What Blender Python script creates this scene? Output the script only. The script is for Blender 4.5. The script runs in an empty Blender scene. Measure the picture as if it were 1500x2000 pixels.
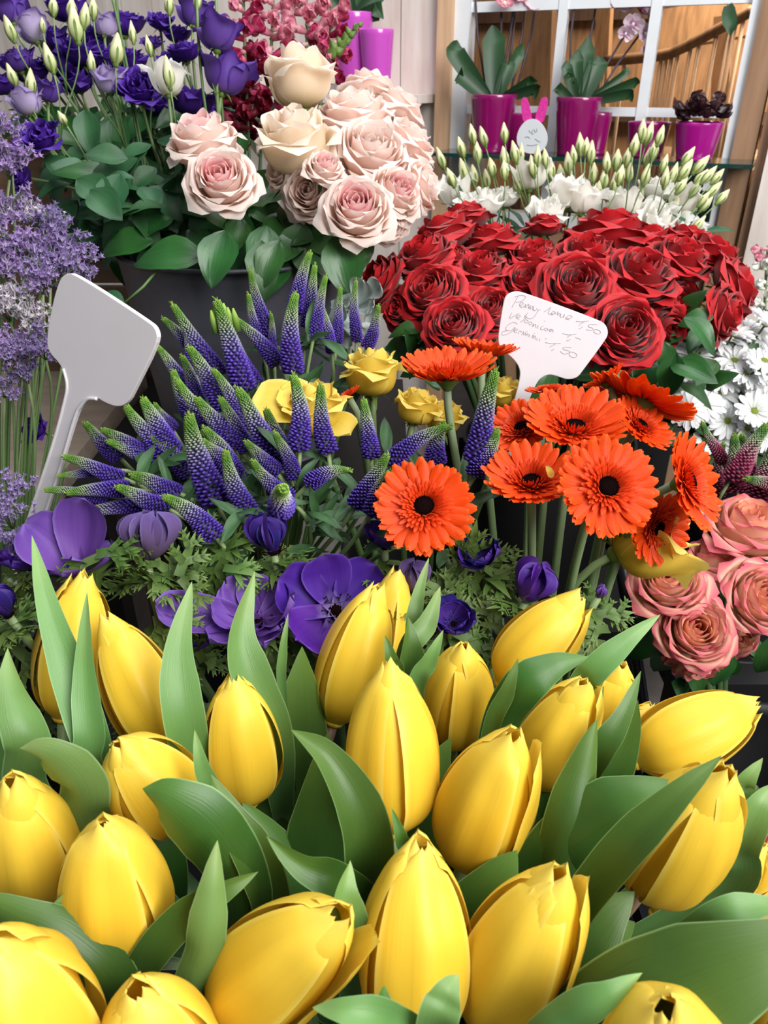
import bpy, math, random
import numpy as np
from mathutils import Vector, Matrix

# ------------------------------------------------------------------ camera, light, exposure
SC = bpy.context.scene
F = 1500.0
PITCH = math.radians(29.4)
CAM = Vector((0.0, 0.0, 1.35))
RIGHT = Vector((1, 0, 0))
FWD = Vector((0, math.cos(PITCH), -math.sin(PITCH)))
UP = Vector((0, math.sin(PITCH), math.cos(PITCH)))

cam_data = bpy.data.cameras.new('camera')
cam = bpy.data.objects.new('camera', cam_data)
SC.collection.objects.link(cam)
cam.location = CAM
cam.rotation_euler = (math.radians(90) - PITCH, 0, 0)
cam_data.sensor_fit = 'HORIZONTAL'
cam_data.sensor_width = 36.0
cam_data.lens = 36.0
cam_data.clip_start = 0.02
cam_data.dof.use_dof = True
cam_data.dof.focus_distance = 0.52
cam_data.dof.aperture_fstop = 26.0
SC.camera = cam

world = bpy.data.worlds.new('world')
SC.world = world
world.use_nodes = True
bg = world.node_tree.nodes['Background']
bg.inputs[0].default_value = (0.86, 0.92, 1.0, 1)
bg.inputs[1].default_value = 0.15


def area_light(name, loc, target, sx, sy, power, color=(1, 1, 1)):
    ld = bpy.data.lights.new(name, 'AREA')
    ld.shape = 'RECTANGLE'
    ld.size = sx
    ld.size_y = sy
    ld.energy = power
    ld.color = color
    o = bpy.data.objects.new(name, ld)
    SC.collection.objects.link(o)
    o.location = loc
    o.rotation_euler = (Vector(target) - Vector(loc)).to_track_quat('-Z', 'Y').to_euler()
    return o


area_light('shop_front_daylight', (1.15, -0.75, 2.45), (0.1, 0.6, 1.05), 1.3, 1.5, 66, (1.0, 0.985, 0.96))
area_light('overhead_fill', (0.3, 0.9, 2.6), (0.1, 0.8, 1.0), 1.6, 1.2, 22, (0.95, 0.97, 1.0))  # added fill from above, brightens the back wall and rear bunches
SC.view_settings.view_transform = 'Standard'
SC.view_settings.look = 'None'
SC.view_settings.exposure = 0.22
SC.view_settings.gamma = 1.0
SC.view_settings.use_curve_mapping = False
SC.cycles.max_bounces = 6
SC.cycles.diffuse_bounces = 3
SC.cycles.glossy_bounces = 3
SC.cycles.transmission_bounces = 4
SC.cycles.transparent_max_bounces = 6

# ------------------------------------------------------------------ helpers
rnd = random.Random(7)
PI = math.pi


def P(x, y, d):
    """the point seen at photo pixel x, y at depth d"""
    return CAM + RIGHT * ((x - 750) / F * d) + UP * ((1000 - y) / F * d) + FWD * d


def CV(a):
    """a direction given as (to the side, up, towards the viewer)"""
    return (RIGHT * a[0] + UP * a[1] - FWD * a[2]).normalized()


def lin(c):
    if isinstance(c, str):
        c = c.lstrip('#')
        c = [int(c[i:i + 2], 16) / 255 for i in (0, 2, 4)]
    return tuple((v / 12.92 if v <= 0.04045 else ((v + 0.055) / 1.055) ** 2.4) for v in c)


def frame(axis, roll=0.0, toward=None):
    """rotation matrix whose z is axis; x faces the camera side"""
    z = Vector(axis).normalized()
    t = toward if toward is not None else -FWD
    x = t - z * t.dot(z)
    if x.length < 0.15:
        x = UP - z * UP.dot(z)
        x = -x
    x.normalize()
    y = z.cross(x)
    m = Matrix((x, y, z)).transposed()
    return (m @ Matrix.Rotation(roll, 3, 'Z'))


class MB:
    def __init__(self):
        self.v = []
        self.f = []
        self.uv = []
        self.n = 0

    def add(self, v, f, uv=None):
        v = np.asarray(v, float)
        if uv is None:
            uv = np.zeros((len(v), 2))
        self.v.append(v)
        self.uv.append(np.asarray(uv, float))
        o = self.n
        self.f.extend([tuple(i + o for i in q) for q in f])
        self.n += len(v)
        return self

    def mesh(self, name, smooth=True):
        me = bpy.data.meshes.new(name)
        v = np.concatenate(self.v)
        uv = np.concatenate(self.uv)
        me.from_pydata(v.tolist(), [], self.f)
        lay = me.uv_layers.new(name='UVMap')
        idx = np.empty(len(me.loops), np.int32)
        me.loops.foreach_get('vertex_index', idx)
        lay.data.foreach_set('uv', uv[idx].astype(np.float32).ravel())
        if smooth:
            me.polygons.foreach_set('use_smooth', [True] * len(me.polygons))
        me.update()
        return me


def gridf(nu, nv, closed=False):
    f = []
    for j in range(nv - 1):
        for i in range(nu - 1 if not closed else nu):
            a = j * nu + i
            b = j * nu + (i + 1) % nu
            f.append((a, b, b + nu, a + nu))
    return f


def rotz(v, a):
    c, s = math.cos(a), math.sin(a)
    x, y = v[:, 0].copy(), v[:, 1].copy()
    v[:, 0] = c * x - s * y
    v[:, 1] = s * x + c * y
    return v


def tube(pts, rad, seg=8, caps=True):
    """tube through points; rad a number or list"""
    pts = [Vector(p) for p in pts]
    n = len(pts)
    rad = [rad] * n if not hasattr(rad, '__len__') else rad
    vs, uv = [], []
    up = Vector((0.13, 0.31, 0.94)).normalized()
    for i, p in enumerate(pts):
        t = (pts[min(i + 1, n - 1)] - pts[max(i - 1, 0)])
        if t.length < 1e-9:
            t = Vector((0, 0, 1))
        t.normalize()
        a = t.cross(up)
        if a.length < 0.1:
            a = t.cross(Vector((1, 0, 0)))
        a.normalize()
        b = t.cross(a)
        for k in range(seg):
            w = 2 * PI * k / seg
            vs.append(p + (a * math.cos(w) + b * math.sin(w)) * rad[i])
            uv.append((k / seg, i / (n - 1)))
    f = gridf(seg, n, True)
    if caps:
        f.append(tuple(range(seg))[::-1])
        f.append(tuple((n - 1) * seg + k for k in range(seg)))
    return vs, f, uv


def lathe(prof, seg=40):
    vs, uv = [], []
    for j, (r, z) in enumerate(prof):
        for k in range(seg):
            w = 2 * PI * k / seg
            vs.append((r * math.cos(w), r * math.sin(w), z))
            uv.append((k / seg, j / (len(prof) - 1)))
    return vs, gridf(seg, len(prof), True), uv


def box(x0, x1, y0, y1, z0, z1):
    v = [(x, y, z) for z in (z0, z1) for y in (y0, y1) for x in (x0, x1)]
    f = [(0, 2, 3, 1), (4, 5, 7, 6), (0, 1, 5, 4), (2, 6, 7, 3), (0, 4, 6, 2), (1, 3, 7, 5)]
    return v, f


def ball(c, r, seg=8, rings=5, sc=(1, 1, 1)):
    vs, uv = [], []
    for j in range(rings + 1):
        a = PI * j / rings
        for k in range(seg):
            w = 2 * PI * k / seg
            vs.append((c[0] + r * sc[0] * math.sin(a) * math.cos(w), c[1] + r * sc[1] * math.sin(a) * math.sin(w), c[2] - r * sc[2] * math.cos(a)))
            uv.append((k / seg, j / rings))
    return vs, gridf(seg, rings + 1, True), uv


def bez(p0, p1, p2, p3, n=14):
    out = []
    for i in range(n):
        t = i / (n - 1)
        out.append(p0 * (1 - t) ** 3 + p1 * 3 * t * (1 - t) ** 2 + p2 * 3 * t * t * (1 - t) + p3 * t ** 3)
    return out


def smooth_path(pts, n):
    """Catmull-Rom resample"""
    pts = [Vector(p) for p in pts]
    P_ = [pts[0] * 2 - pts[1]] + pts + [pts[-1] * 2 - pts[-2]]
    out = []
    m = len(pts) - 1
    for i in range(n):
        s = i / (n - 1) * m
        k = min(int(s), m - 1)
        t = s - k
        a, b, c, d = P_[k], P_[k + 1], P_[k + 2], P_[k + 3]
        out.append(0.5 * ((2 * b) + (c - a) * t + (2 * a - 5 * b + 4 * c - d) * t * t + (3 * b - a - 3 * c + d) * t ** 3))
    return out


def interp(t, pts):
    xs = [p[0] for p in pts]
    ys = [p[1] for p in pts]
    # smooth monotone-ish interpolation through linear pieces then cosine eased
    return np.interp(t, xs, ys)


COL = SC.collection
WM = {}


def thing(name, label, cat, loc, group=None, rot=None):
    o = bpy.data.objects.new(name, None)
    o.empty_display_size = 0.02
    COL.objects.link(o)
    M = Matrix.Translation(Vector(loc))
    if rot is not None:
        M = M @ rot.to_4x4()
    o.matrix_world = M
    WM[o] = M
    o['label'] = label
    o['category'] = cat
    if group:
        o['group'] = group
    return o


def part(name, me, mt, parent, M=None, label=None):
    """M: world matrix of the mesh (identity when the mesh is in world coordinates)"""
    o = bpy.data.objects.new(name, me)
    if not me.materials:
        me.materials.append(mt)
    elif me.materials[0] != mt:
        o.data = me = me.copy()
        me.materials[0] = mt
    COL.objects.link(o)
    M = M or Matrix.Identity(4)
    WM[o] = M
    if parent is not None:
        o.parent = parent
        o.matrix_local = WM[parent].inverted() @ M
    else:
        o.matrix_world = M
    if label:
        o['label'] = label
    return o


def single(name, me, mt, label, cat, group=None, M=None):
    o = part(name, me, mt, None, M)
    o['label'] = label
    o['category'] = cat
    if group:
        o['group'] = group
    return o


def struct(name, me, mt, M=None):
    o = part(name, me, mt, None, M)
    o['kind'] = 'structure'
    return o


def world_mesh(name, vs, f, uv=None, smooth=True):
    return MB().add([tuple(v) for v in vs], f, uv).mesh(name, smooth)


def about(vs, loc):
    loc = Vector(loc)
    return [Vector(v) - loc for v in vs]


def pos(vec, rot3=None, scale=(1, 1, 1)):
    S = Matrix.Diagonal((*scale, 1))
    R = rot3.to_4x4() if rot3 is not None else Matrix.Identity(4)
    return Matrix.Translation(vec) @ R @ S


# ------------------------------------------------------------------ materials
def new_mat(name):
    m = bpy.data.materials.new(name)
    m.use_nodes = True
    nt = m.node_tree
    nt.nodes.clear()
    out = nt.nodes.new('ShaderNodeOutputMaterial')
    return m, nt, out


def ramp_node(nt, stops):
    r = nt.nodes.new('ShaderNodeValToRGB')
    e = r.color_ramp.elements
    while len(e) < len(stops):
        e.new(0.5)
    for i, (p, c) in enumerate(stops):
        e[i].position = p
        e[i].color = (*lin(c), 1)
    return r


def petal_mat(name, stops, edge=None, streak=0.12, trans=0.3, rough=0.5, bump=0.15, sstr=26, var=0.12, edge_at=0.75, sheen=0.0, spec=0.4, cross=None, tint=None):
    """colour runs along V; edge colour towards |u|=1 and the tip; fine streaks run along the petal"""
    m, nt, out = new_mat(name)
    N, L = nt.nodes, nt.links
    uv = N.new('ShaderNodeUVMap')
    sep = N.new('ShaderNodeSeparateXYZ')
    L.new(uv.outputs[0], sep.inputs[0])
    r = ramp_node(nt, stops)
    L.new(sep.outputs['Y'], r.inputs[0])
    col = r.outputs[0]
    if edge:
        ed = N.new('ShaderNodeMapRange')
        ed.inputs[1].default_value = edge_at
        ed.inputs[2].default_value = 1.0
        au = N.new('ShaderNodeMath'); au.operation = 'MULTIPLY_ADD'
        L.new(sep.outputs['X'], au.inputs[0]); au.inputs[1].default_value = 2; au.inputs[2].default_value = -1
        ab = N.new('ShaderNodeMath'); ab.operation = 'ABSOLUTE'
        L.new(au.outputs[0], ab.inputs[0])
        mx0 = N.new('ShaderNodeMath'); mx0.operation = 'MAXIMUM'
        L.new(ab.outputs[0], mx0.inputs[0]); L.new(sep.outputs['Y'], mx0.inputs[1])
        L.new(mx0.outputs[0], ed.inputs[0])
        mx = N.new('ShaderNodeMixRGB')
        L.new(ed.outputs[0], mx.inputs[0]); L.new(col, mx.inputs[1])
        mx.inputs[2].default_value = (*lin(edge), 1)
        col = mx.outputs[0]
    # streaks
    mp = N.new('ShaderNodeMapping')
    mp.inputs['Scale'].default_value = (sstr, 2.2, 1)
    L.new(uv.outputs[0], mp.inputs[0])
    no = N.new('ShaderNodeTexNoise')
    no.inputs['Scale'].default_value = 1.0
    no.inputs['Detail'].default_value = 3
    L.new(mp.outputs[0], no.inputs[0])
    no2 = N.new('ShaderNodeTexNoise')
    tc = N.new('ShaderNodeTexCoord')
    L.new(tc.outputs['Object'], no2.inputs[0])
    no2.inputs['Scale'].default_value = 60
    oi = N.new('ShaderNodeObjectInfo')
    # value factor = 1 + streak*(n-.5)*2 + var*(rand-.5) + var*(n2-.5)
    a = N.new('ShaderNodeMath'); a.operation = 'MULTIPLY_ADD'
    L.new(no.outputs['Fac'], a.inputs[0]); a.inputs[1].default_value = streak * 2; a.inputs[2].default_value = 1 - streak - var
    b = N.new('ShaderNodeMath'); b.operation = 'MULTIPLY_ADD'
    L.new(oi.outputs['Random'], b.inputs[0]); b.inputs[1].default_value = var; L.new(a.outputs[0], b.inputs[2])
    c = N.new('ShaderNodeMath'); c.operation = 'MULTIPLY_ADD'
    L.new(no2.outputs['Fac'], c.inputs[0]); c.inputs[1].default_value = var; L.new(b.outputs[0], c.inputs[2])
    hs = N.new('ShaderNodeHueSaturation')
    L.new(col, hs.inputs['Color']); L.new(c.outputs[0], hs.inputs['Value'])
    if tint:
        hm = N.new('ShaderNodeMath'); hm.operation = 'MULTIPLY_ADD'
        L.new(oi.outputs['Random'], hm.inputs[0]); hm.inputs[1].default_value = tint; hm.inputs[2].default_value = 0.5 - tint / 2
        L.new(hm.outputs[0], hs.inputs['Hue'])
    col = hs.outputs[0]
    bs = N.new('ShaderNodeBsdfPrincipled')
    L.new(col, bs.inputs['Base Color'])
    bs.inputs['Roughness'].default_value = rough
    bs.inputs['Specular IOR Level'].default_value = spec
    if sheen:
        bs.inputs['Sheen Weight'].default_value = sheen
    bu = N.new('ShaderNodeBump')
    bu.inputs['Strength'].default_value = bump
    bu.inputs['Distance'].default_value = 0.001
    L.new(no.outputs['Fac'], bu.inputs['Height'])
    L.new(bu.outputs[0], bs.inputs['Normal'])
    if trans > 0:
        tr = N.new('ShaderNodeBsdfTranslucent')
        L.new(col, tr.inputs[0])
        ms = N.new('ShaderNodeMixShader')
        ms.inputs[0].default_value = trans
        L.new(bs.outputs[0], ms.inputs[1]); L.new(tr.outputs[0], ms.inputs[2])
        L.new(ms.outputs[0], out.inputs[0])
    else:
        L.new(bs.outputs[0], out.inputs[0])
    return m


def plain_mat(name, color, rough=0.5, spec=0.5, metal=0.0, var=0.08, scale=30, coat=0.0, bump=0.05, trans=0.0, stretch=(1, 1, 1), color2=None):
    m, nt, out = new_mat(name)
    N, L = nt.nodes, nt.links
    tc = N.new('ShaderNodeTexCoord')
    mp = N.new('ShaderNodeMapping')
    mp.inputs['Scale'].default_value = stretch
    L.new(tc.outputs['Object'], mp.inputs[0])
    no = N.new('ShaderNodeTexNoise')
    no.inputs['Scale'].default_value = scale
    no.inputs['Detail'].default_value = 5
    L.new(mp.outputs[0], no.inputs[0])
    c = lin(color)
    c2 = lin(color2) if color2 else tuple(v * (1 - 2 * var) for v in c)
    r = N.new('ShaderNodeValToRGB')
    r.color_ramp.elements[0].position = 0.3
    r.color_ramp.elements[1].position = 0.7
    r.color_ramp.elements[0].color = (*c2, 1)
    r.color_ramp.elements[1].color = (*c, 1)
    L.new(no.outputs['Fac'], r.inputs[0])
    bs = N.new('ShaderNodeBsdfPrincipled')
    L.new(r.outputs[0], bs.inputs['Base Color'])
    bs.inputs['Roughness'].default_value = rough
    bs.inputs['Specular IOR Level'].default_value = spec
    bs.inputs['Metallic'].default_value = metal
    bs.inputs['Coat Weight'].default_value = coat
    bs.inputs['Coat Roughness'].default_value = 0.08
    if bump:
        bu = N.new('ShaderNodeBump')
        bu.inputs['Strength'].default_value = bump
        bu.inputs['Distance'].default_value = 0.002
        L.new(no.outputs['Fac'], bu.inputs['Height'])
        L.new(bu.outputs[0], bs.inputs['Normal'])
    if trans:
        tr = N.new('ShaderNodeBsdfTranslucent')
        L.new(r.outputs[0], tr.inputs[0])
        ms = N.new('ShaderNodeMixShader'); ms.inputs[0].default_value = trans
        L.new(bs.outputs[0], ms.inputs[1]); L.new(tr.outputs[0], ms.inputs[2])
        L.new(ms.outputs[0], out.inputs[0])
    else:
        L.new(bs.outputs[0], out.inputs[0])
    return m


def wood_mat(name, c1, c2, rough=0.6, along=(12, 12, 1)):
    return plain_mat(name, c1, rough=rough, color2=c2, scale=6, stretch=along, bump=0.15)


def leaf_mat(name, c1, c2, rough=0.4, trans=0.18, veins=True, sstr=30, spec=0.45):
    return petal_mat(name, [(0, c1), (0.5, c2), (1, c1)], streak=0.13, trans=trans, rough=rough, bump=0.18, sstr=sstr, var=0.22, spec=spec, tint=0.02)


M_TULIP = petal_mat('tulip_petal', [(0, '#d9cc48'), (0.1, '#efc738'), (0.6, '#f7cd3c'), (1, '#fbd94c')], edge='#ffe468', edge_at=0.86, streak=0.035, trans=0.22, rough=0.42, bump=0.12, sstr=22, var=0.05, spec=0.35)
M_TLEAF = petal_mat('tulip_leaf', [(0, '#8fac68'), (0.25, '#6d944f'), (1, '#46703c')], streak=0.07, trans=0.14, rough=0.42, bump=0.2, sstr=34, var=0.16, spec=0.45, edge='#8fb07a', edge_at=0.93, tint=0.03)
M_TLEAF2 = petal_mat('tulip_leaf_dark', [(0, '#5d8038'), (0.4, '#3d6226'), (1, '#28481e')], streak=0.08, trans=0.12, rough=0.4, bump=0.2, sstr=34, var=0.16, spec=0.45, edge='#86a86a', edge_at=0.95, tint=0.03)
M_STEM = petal_mat('green_stem', [(0, '#7f9463'), (0.3, '#5d7a45'), (1, '#3c5a30')], streak=0.1, trans=0.0, rough=0.5, bump=0.1, sstr=6)
M_STEM_DK = petal_mat('dark_stem', [(0, '#4c6a3a'), (1, '#233a20')], streak=0.1, trans=0.0, rough=0.5, bump=0.1, sstr=6)
M_STEM_BR = petal_mat('brown_green_stem', [(0, '#8a6f58'), (0.4, '#5d5a3a'), (1, '#3c5a30')], streak=0.1, trans=0.0, rough=0.5, bump=0.1, sstr=6)
M_RLEAF = petal_mat('rose_leaf', [(0, '#234a22'), (0.5, '#2f622b'), (1, '#1f4520')], streak=0.12, trans=0.12, rough=0.35, bump=0.4, sstr=9, var=0.3, spec=0.5, tint=0.03)
M_LLEAF = petal_mat('lisianthus_leaf', [(0, '#28502f'), (0.5, '#2f6038'), (1, '#20452a')], streak=0.14, trans=0.12, rough=0.5, bump=0.2, sstr=9, var=0.3, spec=0.5, tint=0.03)
M_VLEAF = petal_mat('dark_lance_leaf', [(0, '#2f4f2c'), (0.5, '#3c6238'), (1, '#1f3a20')], streak=0.1, trans=0.1, rough=0.5, bump=0.2, sstr=9, var=0.3)
M_FROND = petal_mat('feathery_leaf', [(0, '#455c2a'), (0.5, '#5c7836'), (1, '#748c48')], streak=0.1, trans=0.2, rough=0.5, bump=0.2, sstr=9, var=0.2, tint=0.03)


def strap(r0, r1, w, z0, z1, curve, nu=5, nv=9, tipw=.35, cup=.12, g=None):
    vs, uv = [], []
    for j in range(nv):
        q = j / (nv - 1)
        ww = w / 2 * float(interp(q, [(0, .35), (.3, .8), (.6, 1), (.85, .92), (.95, .68), (1, tipw)]))
        r = r0 + (r1 - r0) * q
        z = z0 + (z1 - z0) * q + curve * math.sin(PI * q)
        for i in range(nu):
            u = -1 + 2 * i / (nu - 1)
            vs.append((r - (.02 if abs(u) < .2 and j == nv - 1 else 0), ww * u, z + cup * w * u * u))
            uv.append(((u + 1) / 2, q))
    return np.array(vs, float), gridf(nu, nv), uv



# ------------------------------------------------------------------ the room
WA = Vector((0.107, 1.761, 0))           # a point under the front edge of the glass shelf
WU = Vector((0.9025, -0.4307, 0))        # along the wall
WN = Vector((0.4307, 0.9025, 0))         # into the wall, away from the viewer


def wp(s, z, o):
    return WA + WU * s + WN * o + Vector((0, 0, z))


def on_wall(x, y, o):
    """(s, z) of the wall-parallel plane o behind the shelf's edge, at a photo pixel"""
    ray = RIGHT * ((x - 750) / F) + UP * ((1000 - y) / F) + FWD
    p0 = WA + WN * o
    t = (p0 - CAM).dot(WN) / ray.dot(WN)
    q = CAM + ray * t
    return (q - WA).dot(WU), q.z


def wbox_vf(s0, s1, z0, z1, o0, o1):
    v, f = box(s0, s1, o0, o1, z0, z1)
    return [wp(a[0], a[2], a[1]) for a in v], f


def wbox(boxes, name):
    mb = MB()
    for b in boxes:
        v, f = wbox_vf(*b)
        mb.add([tuple(q) for q in v], f)
    return mb.mesh(name, smooth=False)


M_WHITEWASH = plain_mat('whitewashed_board', '#efe5de', rough=0.7, color2='#d8c8bd', scale=5, stretch=(8, 8, 1), bump=0.1)
M_PALEWOOD = wood_mat('pale_pine', '#dcb793', '#c39a74')
M_BEIGE = wood_mat('beige_board', '#a98466', '#8f6c50')
M_WHITE = plain_mat('white_paint', '#e8ebee', rough=0.45, var=0.03, bump=0.02)
M_ORWOOD = wood_mat('orange_timber', '#b08458', '#85603f', along=(10, 10, 1.5))
M_DKWOOD = wood_mat('dark_timber', '#5e4230', '#3d2a1f')
M_BRWOOD = wood_mat('brown_boards', '#86664f', '#5f4737', along=(1.5, 10, 10))
M_FLOOR = wood_mat('floor_wood', '#2c211b', '#1b1512', along=(10, 1, 1))
M_BLACK = plain_mat('black_plastic', '#0e0d10', rough=0.6, var=0.1, bump=0.02)
M_BLACKMETAL = plain_mat('black_metal', '#10131a', rough=0.35, var=0.1, bump=0.02)
M_ZINC = plain_mat('grey_zinc', '#5b5c66', rough=0.5, spec=0.5, metal=0.25, var=0.08, scale=60, bump=0.04)

struct('floor', world_mesh('floor', *box(-2.5, 2.5, -1.5, 5.0, -0.06, 0.0), smooth=False), M_FLOOR)

WO = 0.13   # wall face lies this far behind the shelf edge
s_post0, _ = on_wall(860, 120, WO)
s_post1, _ = on_wall(888, 120, WO)
s_fr1, _ = on_wall(916, 120, WO)
s_right, z_ = on_wall(1452, 120, WO)
s_m1, _ = on_wall(1092, 100, WO)
s_m2, _ = on_wall(1270, 100, WO)
_, z_bot = on_wall(1378, 438, WO)
_, z_mid = on_wall(1170, 218, WO)
_, z_top = on_wall(1190, 4, WO)
s_edge, _ = on_wall(1475, 300, WO)

# boarded wall beside the window: vertical boards with shadow gaps
bs = []
s = s_post0
k = 0
while s > -2.2:
    w = 0.095
    bs.append((s - w + 0.003, s, 0.0, 2.4, WO, WO + 0.02))
    s -= w
bs.append((-2.3, s_post0, 0.0, 2.4, WO + 0.014, WO + 0.06))
struct('wall_back', wbox(bs, 'wall_back'), M_WHITEWASH)
struct('wall_under_window', wbox([(s_post1, s_right, 0.0, z_bot - 0.03, WO, WO + 0.06)], 'wall_under'), M_BEIGE)
struct('wall_above_window', wbox([(s_post1, s_right, 2.0, 2.4, WO, WO + 0.06)], 'wall_above'), M_WHITEWASH)
struct('trim_1', wbox([(s_post0, s_post1, 0.0, 2.4, WO - 0.025, WO + 0.06)], 'post'), M_PALEWOOD)
struct('trim_2', wbox([(s_right + 0.012, s_right + 0.052, 0.0, 2.4, WO - 0.02, WO + 0.06),
                       (s_right + 0.058, s_right + 0.075, 0.0, 2.4, WO - 0.03, WO + 0.06)], 'window_board'), M_BEIGE)
struct('trim_3', wbox([(s_right + 0.075, s_right + 0.14, 0.0, 2.4, WO - 0.05, WO + 0.06)], 'pale_board'), M_WHITEWASH)
struct('wall_side', wbox([(s_right + 0.14, s_right + 1.4, 0.0, 2.4, WO - 0.0, WO + 0.08)], 'pale_wall'), M_WHITE)

# window: frame, muntins, glass
win = struct('window_1', wbox([(s_post1, s_fr1, z_bot - 0.03, 2.0, WO - 0.01, WO + 0.03),
                               (s_right - 0.004, s_right + 0.014, z_bot - 0.03, 2.0, WO - 0.01, WO + 0.03),
                               (s_post1, s_right, z_bot - 0.03, z_bot, WO - 0.01, WO + 0.03)], 'window_frame'), M_WHITE)
mt = wbox([(s_m1 - 0.009, s_m1 + 0.009, z_bot, 2.0, WO, WO + 0.02),
           (s_m2 - 0.010, s_m2 + 0.010, z_bot, 2.0, WO, WO + 0.02),
           (s_fr1, s_right, z_mid - 0.008, z_mid + 0.008, WO + 0.002, WO + 0.018),
           (s_fr1, s_right, z_top - 0.009, z_top + 0.009, WO + 0.002, WO + 0.018)], 'muntin')
part('muntin', mt, M_WHITE, win)
mg, nt, out = new_mat('window_glass')
gl = nt.nodes.new('ShaderNodeBsdfGlass'); gl.inputs['IOR'].default_value = 1.02; gl.inputs['Roughness'].default_value = 0.0
nt.links.new(gl.outputs[0], out.inputs[0])
part('pane', wbox([(s_fr1, s_right, z_bot, 2.0, WO + 0.009, WO + 0.011)], 'pane'), mg, win)

# the room seen through the window
struct('wall_stair_hall', wbox([(-1.2, 3.2, 0, 3.2, 2.7, 2.8)], 'hall_wall'), M_ORWOOD)
struct('ceiling', wbox([(-1.2, 3.2, 2.35, 2.45, WO + 0.1, 2.8)], 'hall_ceiling'), M_BRWOOD)
wc = []
for i in range(4):
    z = 0.75 + 0.42 * i
    wc.append((-0.9, 3.0, z, z + 0.05, 2.62, 2.7))
struct('trim_4', wbox(wc, 'hall_rails'), M_DKWOOD)


def hall(x, y, o):
    return on_wall(x, y, o)


def hall_beam(name, x0, y0, x1, y1, w, o, label, mt_, dz=0.06):
    a, b = hall(x0, y0, o), hall(x1, y1, o)
    pa, pb = wp(a[0], a[1], o), wp(b[0], b[1], o)
    t = (pb - pa).normalized()
    n = t.cross(WN).normalized()
    vs = []
    for q in (pa, pb):
        for i, j in ((-1, 0), (1, 0), (1, 1), (-1, 1)):
            vs.append(q + n * (w / 2 * i) + WN * (dz * j))
    f = [(0, 1, 2, 3)[::-1], (4, 5, 6, 7), (0, 1, 5, 4), (1, 2, 6, 5), (2, 3, 7, 6), (3, 0, 4, 7)]
    loc = (pa + pb) / 2
    me = world_mesh(name, about(vs, loc), f, smooth=False)
    return me, loc


me, loc = hall_beam('timber_post', 1050, -30, 1042, 420, 0.085, 0.9, '', None)
single('timber_post', me, M_ORWOOD, 'square orange timber post seen through the window between the two orchid pots', 'post', M=pos(loc))
me, loc = hall_beam('timber_post', 1180, -30, 1160, 420, 0.05, 1.6, '', None)
single('timber_post', me, M_ORWOOD, 'thin timber post behind the glass beside the second orchid', 'post', M=pos(loc))
me, loc = hall_beam('timber_post', 1412, 30, 1395, 430, 0.055, 1.5, '', None)
single('timber_post', me, M_ORWOOD, 'timber newel post at the end of the stair rail behind the window', 'post', M=pos(loc))
me, loc = hall_beam('ceiling_beam', 1270, 62, 1460, 28, 0.13, 1.9, '', None, 0.2)
single('ceiling_beam', me, M_ORWOOD, 'broad brown ceiling beam seen through the upper window pane', 'beam', M=pos(loc))
# stair rail with balusters
pts = [wp(*hall(x, y, 1.3), 1.3) for x, y in ((1180, 120), (1290, 108), (1330, 95), (1420, 48), (1470, 20))]
rail = thing('stair_railing', 'light wooden stair railing with thin white balusters behind the window', 'railing', wp(hall(1300, 300, 1.3)[0], 0.6, 1.3))
path = smooth_path(pts, 24)
part('handrail', world_mesh('handrail', *tube(path, 0.016, 10)), M_ORWOOD, rail)
for i in range(13):
    x = 1190 + i * 22
    j = min(23, int((x - 1180) / 290 * 23))
    top = path[j]
    bot = Vector((top.x, top.y, 0.75))
    part('baluster', world_mesh('baluster', *tube([top, bot], 0.006, 8)), M_PALEWOOD, rail)
part('bottom_rail', world_mesh('bottom_rail', *tube([Vector((path[0].x, path[0].y, 0.75)), Vector((path[-1].x, path[-1].y, 0.75))], 0.02, 8)), M_ORWOOD, rail)
# pale goods on boards behind the glass (a bench against the hall wall)
hb = thing('wall_bench', 'long pale bench with dark openings along the far wall behind the window', 'bench', wp(1.1, 0, 2.3))
part('bench_top', wbox([(0.1, 2.6, 1.02, 1.07, 2.2, 2.6)], 'bench_top'), M_PALEWOOD, hb)
part('bench_front', wbox([(0.1 + 0.3 * i, 0.1 + 0.3 * i + 0.1, 0.3, 1.02, 2.25, 2.3) for i in range(9)], 'bench_front'), M_BEIGE, hb)
tl = thing('teal_chair', 'teal blue upholstered chair back seen low through the glass', 'chair', wp(hall(1395, 400, 0.9)[0], 0.5, 0.9))
a = hall(1330, 325, 0.9); b = hall(1412, 440, 0.9)
M_TEAL = plain_mat('teal_fabric', '#1d3d4c', rough=0.8)
part('backrest', wbox([(a[0], b[0], b[1] - 0.02, a[1], 0.9, 0.95)], 'teal_back'), M_TEAL, tl)
part('seat', wbox([(a[0], b[0], b[1] - 0.08, b[1] - 0.02, 0.55, 0.95)], 'teal_seat'), M_TEAL, tl)
for q in (0.02, b[0] - a[0] - 0.05):
    for o in (0.57, 0.9):
        part('leg', wbox([(a[0] + q, a[0] + q + 0.03, 0.0, b[1] - 0.08, o, o + 0.03)], 'leg'), M_DKWOOD, tl)
area_light('stair_hall_fill', wp(0.8, 2.2, 1.6), wp(0.9, 0.8, 2.3), 1.0, 0.8, 55, (1.0, 0.88, 0.74))  # added fill to light the hall behind the glass; no fixture is seen there

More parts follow.
